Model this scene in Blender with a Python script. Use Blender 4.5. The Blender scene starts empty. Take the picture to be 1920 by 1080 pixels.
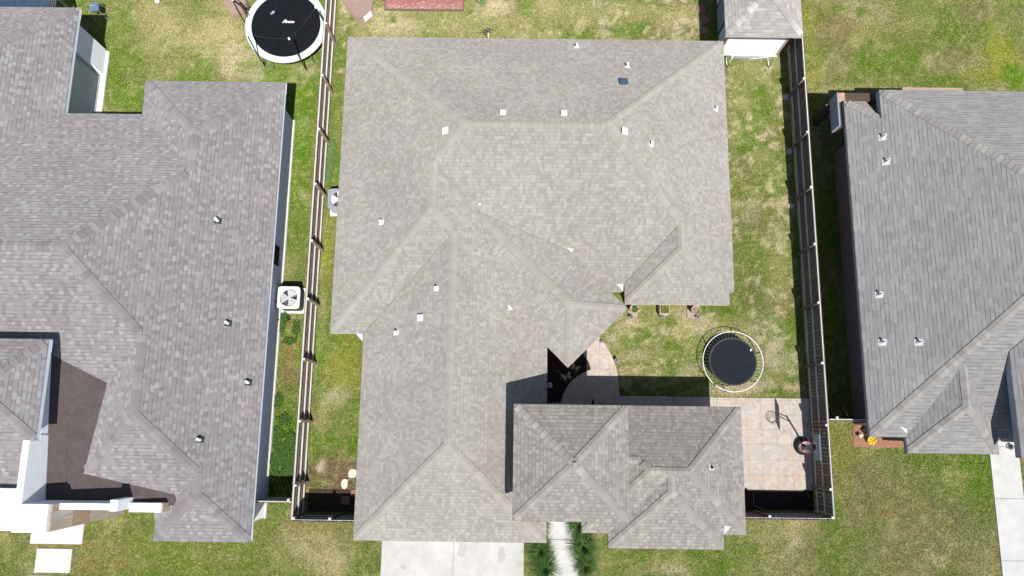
import bpy, bmesh, math, random
import numpy as np
from math import radians, sin, cos, pi, sqrt, tan, floor
from mathutils import Vector, Matrix

# ------------------------------------------------------------------ camera, sky, sun, exposure
scene = bpy.context.scene
COL = scene.collection
F = 1370.0; TILT = radians(10.75); YAW = radians(0.75); H = 31.0
cam_data = bpy.data.cameras.new('camera'); cam = bpy.data.objects.new('camera', cam_data); COL.objects.link(cam)
cam.location = (0, 0, H); cam.rotation_euler = (TILT, 0, YAW)
cam_data.sensor_width = 36; cam_data.lens = F/1920*36; cam_data.clip_end = 2000; cam_data.clip_start = 0.1
scene.camera = cam
SUNV = Vector((0.17, -0.48, 1.0)).normalized()
w = bpy.data.worlds.new("World"); scene.world = w; w.use_nodes = True
nt = w.node_tree; bg = nt.nodes['Background']
sky = nt.nodes.new('ShaderNodeTexSky'); sky.sky_type = 'NISHITA'; sky.sun_disc = False
sky.sun_elevation = math.asin(SUNV.z); sky.sun_rotation = math.atan2(SUNV.x, SUNV.y)
nt.links.new(sky.outputs[0], bg.inputs[0]); bg.inputs[1].default_value = 0.08
sl = bpy.data.lights.new('sun', 'SUN'); sl.energy = 4.6; sl.angle = radians(0.5); sl.color = (1, .965, .91)
so = bpy.data.objects.new('sun', sl); COL.objects.link(so)
so.rotation_euler = SUNV.to_track_quat('Z', 'Y').to_euler(); so.location = (5, -10, 30)
vs = scene.view_settings; vs.view_transform = 'Standard'; vs.look = 'None'; vs.gamma = 1; vs.use_curve_mapping = False
vs.exposure = 0.26
random.seed(7); rng = np.random.default_rng(7)

# ------------------------------------------------------------------ helpers
def ray(u, v):
    a = (u-960)/F; b = -(v-540)/F
    x = a; y = b*cos(TILT)+sin(TILT); z = b*sin(TILT)-cos(TILT)
    c, s = cos(YAW), sin(YAW)
    return (c*x-s*y, s*x+c*y, z)
def at(u, v, z=0.0):
    """point of the place at height z seen at pixel u,v of the photograph"""
    r = ray(u, v); t = (z-H)/r[2]
    return Vector((r[0]*t, r[1]*t, z))

def tag(o, label=None, cat=None, group=None, kind=None):
    if label: o['label'] = label
    if cat: o['category'] = cat
    if group: o['group'] = group
    if kind: o['kind'] = kind
    return o
def thing(name, label, cat, loc=(0, 0, 0), rotz=0, group=None):
    o = bpy.data.objects.new(name, None); COL.objects.link(o)
    o.location = loc; o.rotation_euler = (0, 0, rotz); o.empty_display_size = .2
    return tag(o, label, cat, group)

class MB:
    def __init__(s): s.v = []; s.f = []; s.uv = []; s.m = []; s.smooth = False
    def face(s, pts, uv=None, mi=0):
        n = len(s.v); s.v += [tuple(p) for p in pts]; s.f.append(tuple(range(n, n+len(pts))))
        s.uv.append(uv or [(p[0], p[1]) for p in pts]); s.m.append(mi)
    def box(s, x0, y0, z0, x1, y1, z1, M=None, mi=0, skip=()):
        c = [Vector((x, y, z)) for x in (x0, x1) for y in (y0, y1) for z in (z0, z1)]
        if M is not None: c = [M @ p for p in c]
        lx, ly, lz = x1-x0, y1-y0, z1-z0
        for k, (q, a, b) in enumerate([((0, 1, 3, 2), lz, ly), ((4, 6, 7, 5), ly, lz), ((0, 4, 5, 1), lx, lz),
                        ((2, 3, 7, 6), lz, lx), ((0, 2, 6, 4), ly, lx), ((1, 5, 7, 3), lx, ly)]):
            if k in skip: continue
            s.face([c[i] for i in q], [(0, 0), (a, 0), (a, b), (0, b)], mi)
    def beam(s, a, b, w, h, mi=0):
        a = Vector(a); b = Vector(b); d = b-a; L = d.length
        M = Matrix.Translation(a) @ d.to_track_quat('X', 'Z').to_matrix().to_4x4()
        s.box(0, -w/2, -h/2, L, w/2, h/2, M, mi)
    def tube(s, pts, r, n=8, mi=0, closed=False, caps=True, r1=None):
        pts = [Vector(p) for p in pts]; N = len(pts); rings = []
        for i, p in enumerate(pts):
            if closed: d = pts[(i+1) % N]-pts[i-1]
            else: d = pts[min(i+1, N-1)]-pts[max(i-1, 0)]
            q = d.to_track_quat('Z', 'Y'); rr = r if r1 is None else r+(r1-r)*i/max(N-1, 1)
            rings.append([p+q @ Vector((cos(2*pi*k/n)*rr, sin(2*pi*k/n)*rr, 0)) for k in range(n)])
        for i in range(N if closed else N-1):
            A = rings[i]; B = rings[(i+1) % N]
            for k in range(n): s.face([A[k], A[(k+1) % n], B[(k+1) % n], B[k]], None, mi)
        if caps and not closed:
            s.face(rings[0][::-1], None, mi); s.face(rings[-1], None, mi)
    def lathe(s, prof, c=(0, 0, 0), n=24, mi=0, sx=1, sy=1):
        c = Vector(c)
        R = [[c+Vector((cos(2*pi*k/n)*r*sx, sin(2*pi*k/n)*r*sy, z)) for k in range(n)] for r, z in prof]
        for i in range(len(R)-1):
            for k in range(n):
                s.face([R[i][k], R[i][(k+1) % n], R[i+1][(k+1) % n], R[i+1][k]], None, mi)
    def disc(s, c, r, n=24, mi=0):
        c = Vector(c); s.face([c+Vector((cos(2*pi*k/n)*r, sin(2*pi*k/n)*r, 0)) for k in range(n)], None, mi)
    def prism(s, poly, z0, z1, mi=0, bottom=False):
        n = len(poly)
        s.face([(p[0], p[1], z1) for p in poly], [(p[0], p[1]) for p in poly], mi)
        if bottom: s.face([(p[0], p[1], z0) for p in poly][::-1], None, mi)
        acc = 0
        for i in range(n):
            a = poly[i]; b = poly[(i+1) % n]; L = math.dist(a[:2], b[:2])
            s.face([(a[0], a[1], z0), (b[0], b[1], z0), (b[0], b[1], z1), (a[0], a[1], z1)],
                   [(acc, z0), (acc+L, z0), (acc+L, z1), (acc, z1)], mi); acc += L
    def build(s, name, mats, parent=None, smooth=False, bevel=0, weld=True):
        me = bpy.data.meshes.new(name); me.from_pydata(s.v, [], s.f)
        uvl = me.uv_layers.new(name='UVMap'); flat = []
        for u in s.uv:
            for q in u: flat += [q[0], q[1]]
        uvl.data.foreach_set('uv', flat)
        if not isinstance(mats, (list, tuple)): mats = [mats]
        for m in mats: me.materials.append(m)
        me.polygons.foreach_set('material_index', s.m)
        if smooth: me.polygons.foreach_set('use_smooth', [True]*len(s.f))
        if weld:
            bm = bmesh.new(); bm.from_mesh(me); bmesh.ops.remove_doubles(bm, verts=bm.verts, dist=1e-5)
            bmesh.ops.recalc_face_normals(bm, faces=bm.faces) if not getattr(s, 'keepn', False) else None
            bm.to_mesh(me); bm.free()
        me.update()
        o = bpy.data.objects.new(name, me); COL.objects.link(o)
        if parent: o.parent = parent
        if bevel:
            b = o.modifiers.new('bevel', 'BEVEL'); b.width = bevel; b.segments = 2; b.limit_method = 'ANGLE'
        return o
def copy_tree(o, parent=None):
    c = o.copy(); COL.objects.link(c); c.parent = parent
    for ch in list(o.children): copy_tree(ch, c)
    return c

# ------------------------------------------------------------------ materials
class NT:
    def __init__(s, name):
        s.mat = bpy.data.materials.new(name); s.mat.use_nodes = True; s.t = s.mat.node_tree
        s.b = s.t.nodes['Principled BSDF']; s.b.inputs['Roughness'].default_value = .85
        s.b.inputs['Specular IOR Level'].default_value = .25
        s.b.inputs['Diffuse Roughness'].default_value = 1.0
    def n(s, typ, **kw):
        x = s.t.nodes.new(typ)
        for k, v in kw.items(): setattr(x, k, v)
        return x
    def put(s, sock, v):
        if isinstance(v, (int, float)): sock.default_value = v
        elif isinstance(v, (tuple, list)):
            sock.default_value = tuple(v)+((1,) if len(v) == 3 and len(sock.default_value) == 4 else ())
        else: s.t.links.new(v, sock)
    def math(s, op, a, b=None, c=None):
        x = s.n('ShaderNodeMath', operation=op); s.put(x.inputs[0], a)
        if b is not None: s.put(x.inputs[1], b)
        if c is not None: s.put(x.inputs[2], c)
        return x.outputs[0]
    def mix(s, f, a, b, mode='MIX'):
        x = s.n('ShaderNodeMix', data_type='RGBA', blend_type=mode)
        s.put(x.inputs[0], f); s.put(x.inputs[6], a); s.put(x.inputs[7], b); return x.outputs[2]
    def noise(s, scale, detail=4, vec=None, rough=.6):
        x = s.n('ShaderNodeTexNoise'); x.inputs['Scale'].default_value = scale; x.inputs['Detail'].default_value = detail
        x.inputs['Roughness'].default_value = rough
        if vec is not None: s.t.links.new(vec, x.inputs['Vector'])
        return x.outputs[0]
    def coord(s, which='Object'):
        return s.n('ShaderNodeTexCoord').outputs[which]
    def ramp(s, f, stops):
        x = s.n('ShaderNodeValToRGB'); e = x.color_ramp.elements
        while len(e) < len(stops): e.new(.5)
        for i, (p, c) in enumerate(stops): e[i].position = p; e[i].color = tuple(c)+(1,)
        s.put(x.inputs[0], f); return x.outputs[0]
    def white(s, a, b, k=0.0):
        cb = s.n('ShaderNodeCombineXYZ'); s.put(cb.inputs[0], a); s.put(cb.inputs[1], b); cb.inputs[2].default_value = k
        x = s.n('ShaderNodeTexWhiteNoise', noise_dimensions='3D'); s.t.links.new(cb.outputs[0], x.inputs[0]); return x.outputs[0]
    def bump(s, h, strength=.3, dist=.02):
        x = s.n('ShaderNodeBump'); x.inputs['Strength'].default_value = strength; x.inputs['Distance'].default_value = dist
        s.put(x.inputs['Height'], h); s.t.links.new(x.outputs[0], s.b.inputs['Normal'])
    def col(s, c): s.put(s.b.inputs['Base Color'], c)

def mat(name, c, rough=.8, var=.15, scale=6, metal=0, bump=0, c2=None, spec=.3):
    m = NT(name); m.b.inputs['Roughness'].default_value = rough; m.b.inputs['Metallic'].default_value = metal
    m.b.inputs['Specular IOR Level'].default_value = spec
    lo = tuple(x*(1-var) for x in c) if c2 is None else c2; hi = tuple(min(1, x*(1+var)) for x in c) if c2 is None else c
    nz = m.noise(scale, 5, m.coord()); m.col(m.ramp(nz, [(.3, lo), (.7, hi)]))
    if bump: m.bump(m.noise(scale*8, 3, m.coord()), bump, .01)
    return m.mat

def shingle(name, cols, e=.143, tw=.21, line=.5, tick=.55, mott=.25, stain=(.9, 1.08), seed=0., alt=0.):
    m = NT(name); sp = m.n('ShaderNodeSeparateXYZ'); m.t.links.new(m.coord('UV'), sp.inputs[0])
    u, v = sp.outputs[0], sp.outputs[1]
    r = m.math('DIVIDE', v, e); row = m.math('FLOOR', r); fr = m.math('FRACT', r)
    ro = m.white(row, seed+3.3)
    uu = m.math('ADD', m.math('DIVIDE', u, tw), m.math('MULTIPLY', ro, 9.7))
    # uneven tab widths: wobble the cell borders
    cell0 = m.math('FLOOR', uu); jit = m.white(cell0, row, seed+5.)
    fu = m.math('FRACT', uu)
    cut = m.math('MULTIPLY_ADD', jit, .4, .3)
    cell = m.math('ADD', m.math('MULTIPLY', cell0, 2), m.math('GREATER_THAN', fu, cut))
    k = m.white(cell, row, seed+1.)
    k2 = m.white(cell, row, seed+2.)
    if alt: k = m.math('ADD', m.math('MULTIPLY', k, 1-alt), m.math('MULTIPLY', m.math('GREATER_THAN', fu, cut), alt))
    base = m.ramp(k, [(0, cols[0]), (.4, cols[1]), (.75, cols[2]), (1, cols[3])])
    base = m.mix(mott, base, cols[1])
    # printed band and open butt line at lower tab edges, butt shade painted in
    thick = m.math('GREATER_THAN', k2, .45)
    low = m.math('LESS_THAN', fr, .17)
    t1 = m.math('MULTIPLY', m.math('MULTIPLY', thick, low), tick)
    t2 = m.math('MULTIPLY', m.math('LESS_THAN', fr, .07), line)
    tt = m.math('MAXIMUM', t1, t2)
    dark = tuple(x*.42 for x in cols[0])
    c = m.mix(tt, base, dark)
    st = m.ramp(m.noise(.35, 6, m.coord(), .65), [(.3, (stain[0],)*3), (.7, (stain[1],)*3)])
    c = m.mix(1.0, c, st, 'MULTIPLY')
    gr = m.ramp(m.noise(90, 2, m.coord()), [(.3, (.86,)*3), (.7, (1.12,)*3)])
    c = m.mix(1.0, c, gr, 'MULTIPLY')
    m.col(c); m.b.inputs['Roughness'].default_value = .95; m.b.inputs['Specular IOR Level'].default_value = .15; m.b.inputs['Diffuse Roughness'].default_value = .55
    h = m.math('ADD', m.math('SUBTRACT', 1.0, fr), m.math('MULTIPLY', thick, .5))
    m.bump(h, .55, .006)
    return m.mat

def capmat(name, cols):
    m = NT(name); sp = m.n('ShaderNodeSeparateXYZ'); m.t.links.new(m.coord('UV'), sp.inputs[0])
    k = m.white(m.math('FLOOR', sp.outputs[0]), 1.5)
    c = m.ramp(k, [(0, cols[0]), (.35, cols[1]), (.7, cols[2]), (1, cols[3])])
    gr = m.ramp(m.noise(60, 3, m.coord()), [(.3, (.88,)*3), (.7, (1.1,)*3)])
    m.col(m.mix(1.0, c, gr, 'MULTIPLY')); m.b.inputs['Roughness'].default_value = .95; m.b.inputs['Diffuse Roughness'].default_value = .55
    return m.mat

SC = [(.284, .263, .241), (.328, .306, .281), (.365, .346, .318), (.404, .393, .364)]     # centre house
SD = [(.225, .21, .195), (.285, .267, .245), (.32, .305, .282), (.375, .372, .345)]        # gate tower, guest wing
SL = [(.214, .198, .203), (.252, .238, .243), (.294, .282, .288), (.345, .339, .343)]       # left neighbour
SR = [(.246, .236, .237), (.282, .272, .272), (.308, .299, .297), (.346, .338, .329)]   # right neighbour
SS = [(.32, .30, .285), (.37, .35, .33), (.41, .39, .365), (.49, .475, .44)]           # shed
M = {}
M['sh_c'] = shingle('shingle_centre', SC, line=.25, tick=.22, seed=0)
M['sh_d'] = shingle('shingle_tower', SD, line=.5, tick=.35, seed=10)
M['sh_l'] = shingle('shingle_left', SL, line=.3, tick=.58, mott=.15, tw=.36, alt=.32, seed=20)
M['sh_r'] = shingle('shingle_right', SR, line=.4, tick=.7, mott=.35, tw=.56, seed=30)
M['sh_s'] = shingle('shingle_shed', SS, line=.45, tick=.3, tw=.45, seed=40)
M['cap_c'] = capmat('cap_centre', [tuple(x*.99 for x in SC[1]), tuple(x*1.04 for x in SC[1]), tuple(x*1.08 for x in SC[1]), tuple(x*1.03 for x in SC[2])])
M['cap_d'] = capmat('cap_tower', [SD[1], tuple(x*1.04 for x in SD[1]), SD[2], SD[3]])
M['cap_l'] = capmat('cap_left', [tuple(x*.95 for x in SL[0]), tuple(x*.93 for x in SL[1]), SL[1], tuple(x*.98 for x in SL[2])])
M['cap_r'] = capmat('cap_right', [(.255, .242, .23), (.285, .272, .258), (.315, .302, .283), (.345, .335, .31)])
M['cap_s'] = capmat('cap_shed', [tuple(x*1.1 for x in c) for c in SS])
M['fascia_c'] = mat('fascia_beige', (.42, .38, .33), .6, .08, 3)
M['fascia_w'] = mat('fascia_white', (.74, .78, .82), .5, .05, 3)
M['fascia_g'] = mat('fascia_grey', (.36, .38, .40), .5, .08, 3)
M['stucco_w'] = mat('stucco_white', (.86, .87, .88), .8, .05, 2.5, bump=.15)
M['stucco_b'] = mat('stucco_beige', (.52, .46, .38), .85, .1, 2, bump=.2)
M['concrete'] = mat('concrete', (.50, .49, .47), .85, .1, 1.6, bump=.1)
M['concrete_w'] = mat('concrete_white', (.64, .635, .62), .85, .08, 1.7, bump=.1)
M['wood_fence'] = None
def wood(name, c1, c2, axis=2, rough=.8):
    m = NT(name); mp = m.n('ShaderNodeMapping'); m.t.links.new(m.coord(), mp.inputs[0])
    sc = [14, 14, 14]; sc[axis] = 1.2; mp.inputs['Scale'].default_value = sc
    nz = m.noise(1.0, 5, mp.outputs[0]); big = m.noise(1.7, 2, m.coord())
    c = m.ramp(nz, [(.3, c1), (.7, c2)]); c = m.mix(m.math('MULTIPLY', big, .5), c, tuple(x*.7 for x in c1))
    m.col(c); m.b.inputs['Roughness'].default_value = rough; m.bump(nz, .3, .004); return m.mat
M['picket'] = wood('weathered_pickets', (.13, .10, .08), (.24, .195, .16))
M['rail'] = wood('weathered_rails', (.60, .56, .52), (.80, .77, .73), 1)
M['rail_x'] = wood('weathered_rails_cross', (.60, .56, .52), (.80, .77, .73), 0)
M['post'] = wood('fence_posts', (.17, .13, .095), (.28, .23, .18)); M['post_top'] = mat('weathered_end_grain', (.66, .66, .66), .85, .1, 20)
M['black'] = mat('black_plastic', (.012, .012, .014), .5, .2, 8, spec=.3)
M['mat_black'] = mat('trampoline_mat', (.006, .007, .011), .75, .25, 5, spec=.2)
M['mat_blue'] = mat('trampoline_mat_faded', (.014, .018, .026), .8, .2, 4, spec=.2)
M['pad'] = mat('trampoline_pad', (.60, .66, .64), .6, .08, 3, bump=.1)
M['steel'] = mat('galvanised_steel', (.24, .25, .26), .5, .06, 8, metal=.6)
M['vent'] = mat('galvanised_vent', (.58, .59, .59), .5, .08, 9); M['white'] = mat('white_paint', (.82, .82, .82), .45, .04, 5)
M['pvc'] = mat('white_pvc', (.85, .85, .86), .35, .03, 5)
M['darkgrey'] = mat('dark_grey_metal', (.05, .052, .055), .5, .15, 8)
M['grey'] = mat('grey_metal', (.30, .34, .37), .5, .08, 6)
M['acwhite'] = mat('condenser_beige_white', (.74, .74, .70), .5, .04, 5)
M['silver'] = mat('silver_metal', (.55, .56, .58), .4, .08, 6, metal=.1)
M['glass'] = mat('dark_glass', (.010, .011, .014), .5, .2, 2, spec=.04)
M['terracotta'] = mat('terracotta', (.44, .35, .28), .8, .12, 9)
M['soil'] = mat('soil', (.07, .045, .03), .95, .4, 14, bump=.5)
M['redpaver'] = mat('red_paver', (.36, .17, .16), .85, .15, 12, bump=.2)
M['redmulch'] = mat('red_mulch', (.46, .20, .20), .95, 0, 16, bump=.6, c2=(.22, .07, .07))
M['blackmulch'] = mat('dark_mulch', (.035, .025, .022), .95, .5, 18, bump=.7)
M['orangemulch'] = mat('cedar_mulch', (.50, .27, .17), .95, 0, 14, bump=.6, c2=(.26, .13, .08))
M['brownplastic'] = mat('taupe_plastic', (.34, .24, .20), .6, .06, 4)
M['red'] = mat('red_plastic', (.45, .03, .03), .4, .1, 6)
M['navy'] = mat('navy_metal', (.05, .08, .13), .35, .2, 6)
M['bluegrey'] = mat('blue_grey_metal', (.14, .20, .28), .35, .15, 6)
M['yellow'] = mat('yellow_petals', (.80, .62, .03), .7, .1, 8)
M['whitepetal'] = mat('white_petals', (.85, .82, .72), .7, .05, 8)
M['purple'] = mat('solar_grey', (.22, .21, .26), .4, .1, 8)
M['tan'] = mat('tan_resin', (.42, .35, .28), .6, .1, 9)
M['membrane'] = None
def membrane():
    m = NT('brown_roll_roofing'); co = m.coord()
    c = m.ramp(m.noise(3, 6, co, .75), [(.3, (.090, .070, .070)), (.7, (.135, .106, .105))])
    sp = m.n('ShaderNodeSeparateXYZ'); m.t.links.new(co, sp.inputs[0])
    seam = m.math('LESS_THAN', m.math('FRACT', m.math('DIVIDE', sp.outputs[0], .95)), .012)
    c = m.mix(m.math('MULTIPLY', seam, .5), c, (.04, .03, .03))
    spk = m.math('GREATER_THAN', m.noise(17, 2, co), .735); c = m.mix(spk, c, (.4, .38, .36))
    m.col(c); m.bump(m.noise(120, 2, co), .3, .004); return m.mat
M['membrane'] = membrane()
def brick():
    m = NT('dark_brick'); b = m.n('ShaderNodeTexBrick'); m.t.links.new(m.coord('UV'), b.inputs['Vector'])
    b.inputs['Scale'].default_value = 1; b.inputs['Brick Width'].default_value = .22; b.inputs['Row Height'].default_value = .075
    b.inputs['Mortar Size'].default_value = .008; b.inputs['Color1'].default_value = (.23, .12, .09, 1)
    b.inputs['Color2'].default_value = (.12, .07, .06, 1); b.inputs['Mortar'].default_value = (.42, .40, .37, 1); b.inputs['Bias'].default_value = -.2
    m.col(b.outputs[0]); m.bump(b.outputs[1], -.4, .006); return m.mat
M['brick'] = brick()
def tile():
    m = NT('wood_look_tile'); sp = m.n('ShaderNodeSeparateXYZ'); m.t.links.new(m.coord('Object'), sp.inputs[0])
    rz = m.math('DIVIDE', sp.outputs[2], 1.2); row = m.math('FLOOR', rz)
    ry = m.math('DIVIDE', m.math('ADD', sp.outputs[1], sp.outputs[0]), .3); pl = m.math('FLOOR', ry)
    k = m.white(row, pl, 4.)
    c = m.ramp(k, [(0, (.42, .30, .20)), (.5, (.50, .40, .30)), (1, (.50, .47, .44))])
    mp = m.n('ShaderNodeMapping'); m.t.links.new(m.coord(), mp.inputs[0]); mp.inputs['Scale'].default_value = (18, 18, 1.5)
    gn = m.ramp(m.noise(1, 4, mp.outputs[0]), [(.3, (.78,)*3), (.7, (1.15,)*3)]); c = m.mix(1., c, gn, 'MULTIPLY')
    g = m.math('LESS_THAN', m.math('FRACT', rz), .012); c = m.mix(g, c, (.7, .68, .62))
    m.col(c); m.b.inputs['Roughness'].default_value = .5; return m.mat
M['tile'] = tile()
def stamped(name):
    """stamped, acid-stained concrete: big mottled stones in a grid of cut joints"""
    m = NT(name); co = m.coord()
    mp = m.n('ShaderNodeMapping'); m.t.links.new(co, mp.inputs[0])
    dis = m.n('ShaderNodeVectorMath', operation='ADD')
    nz = m.n('ShaderNodeTexNoise'); nz.inputs['Scale'].default_value = 1.6; m.t.links.new(co, nz.inputs['Vector'])
    sub = m.n('ShaderNodeVectorMath', operation='SCALE'); m.t.links.new(nz.outputs[1], sub.inputs[0]); sub.inputs['Scale'].default_value = .35
    m.t.links.new(co, dis.inputs[0]); m.t.links.new(sub.outputs[0], dis.inputs[1])
    v = m.n('ShaderNodeTexVoronoi'); v.inputs['Scale'].default_value = 3.3; m.t.links.new(dis.outputs[0], v.inputs['Vector'])
    sp = m.n('ShaderNodeSeparateXYZ'); m.t.links.new(v.outputs['Color'], sp.inputs[0])
    c = m.ramp(sp.outputs[0], [(0, (.50, .37, .30)), (.3, (.58, .50, .43)), (.55, (.56, .52, .48)), (.75, (.40, .39, .40)), (1, (.58, .46, .36))])
    soft = m.ramp(m.noise(2.6, 5, co, .7), [(.32, (.50, .41, .35)), (.5, (.62, .57, .51)), (.68, (.42, .41, .41))])
    c = m.mix(.55, c, soft)
    ve = m.n('ShaderNodeTexVoronoi', feature='DISTANCE_TO_EDGE'); ve.inputs['Scale'].default_value = 3.3; m.t.links.new(dis.outputs[0], ve.inputs['Vector'])
    ed = m.math('LESS_THAN', ve.outputs[0], .02); c = m.mix(m.math('MULTIPLY', ed, .35), c, (.30, .22, .17))
    s2 = m.n('ShaderNodeSeparateXYZ'); m.t.links.new(co, s2.inputs[0])
    gx = m.math('LESS_THAN', m.math('FRACT', m.math('DIVIDE', s2.outputs[0], .61)), .04)
    gy = m.math('LESS_THAN', m.math('FRACT', m.math('DIVIDE', s2.outputs[1], .61)), .04)
    g = m.math('MAXIMUM', gx, gy); c = m.mix(m.math('MULTIPLY', g, .38), c, (.28, .20, .16))
    m.col(c); m.bump(m.noise(9, 4, co), .25, .01); m.b.inputs['Roughness'].default_value = .7
    return m.mat
M['stamped'] = stamped('stamped_concrete')

def leafmat(name, c1, c2, tr=.25):
    m = NT(name); oi = m.n('ShaderNodeNewGeometry')
    k = m.n('ShaderNodeTexWhiteNoise', noise_dimensions='1D'); m.t.links.new(oi.outputs['Random Per Island'], k.inputs['W'])
    m.col(m.mix(k.outputs[0], c1, c2)); m.b.inputs['Roughness'].default_value = .6
    return m.mat
M['liriope'] = leafmat('liriope_leaves', (.018, .055, .012), (.13, .24, .05))
M['ivy'] = leafmat('ground_cover_leaves', (.03, .085, .012), (.10, .20, .03))
M['weed'] = leafmat('weed_leaves', (.08, .16, .04), (.16, .27, .09))
M['yuccaleaf'] = leafmat('yucca_leaves', (.10, .18, .07), (.22, .34, .13))

# ------------------------------------------------------------------ value noise for the lawns
_T = rng.random((256, 256))
def vn(x, y, s, o=0):
    x = x/s+o*17.31; y = y/s+o*9.77
    xi = np.floor(x).astype(int); yi = np.floor(y).astype(int); fx = x-xi; fy = y-yi
    fx = fx*fx*(3-2*fx); fy = fy*fy*(3-2*fy)
    a = _T[xi & 255, yi & 255]; b = _T[(xi+1) & 255, yi & 255]; c = _T[xi & 255, (yi+1) & 255]; d = _T[(xi+1) & 255, (yi+1) & 255]
    return (a*(1-fx)+b*fx)*(1-fy)+(c*(1-fx)+d*fx)*fy
def fbm(x, y, s, o=0, n=4):
    r = 0; a = .5; t = 0
    for i in range(n): r = r+a*vn(x, y, s/2**i, o+i*3); t += a; a *= .55
    return r/t
LUSH = np.array((.092, .190, .010)); GREEN = np.array((.128, .184, .030)); OLIVE = np.array((.198, .180, .080))
STRAW = np.array((.40, .345, .175)); SAND = np.array((.52, .43, .31)); DIRT = np.array((.155, .105, .068)); YEL = np.array((.24, .25, .035)); RUST = np.array((.26, .17, .065))
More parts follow.
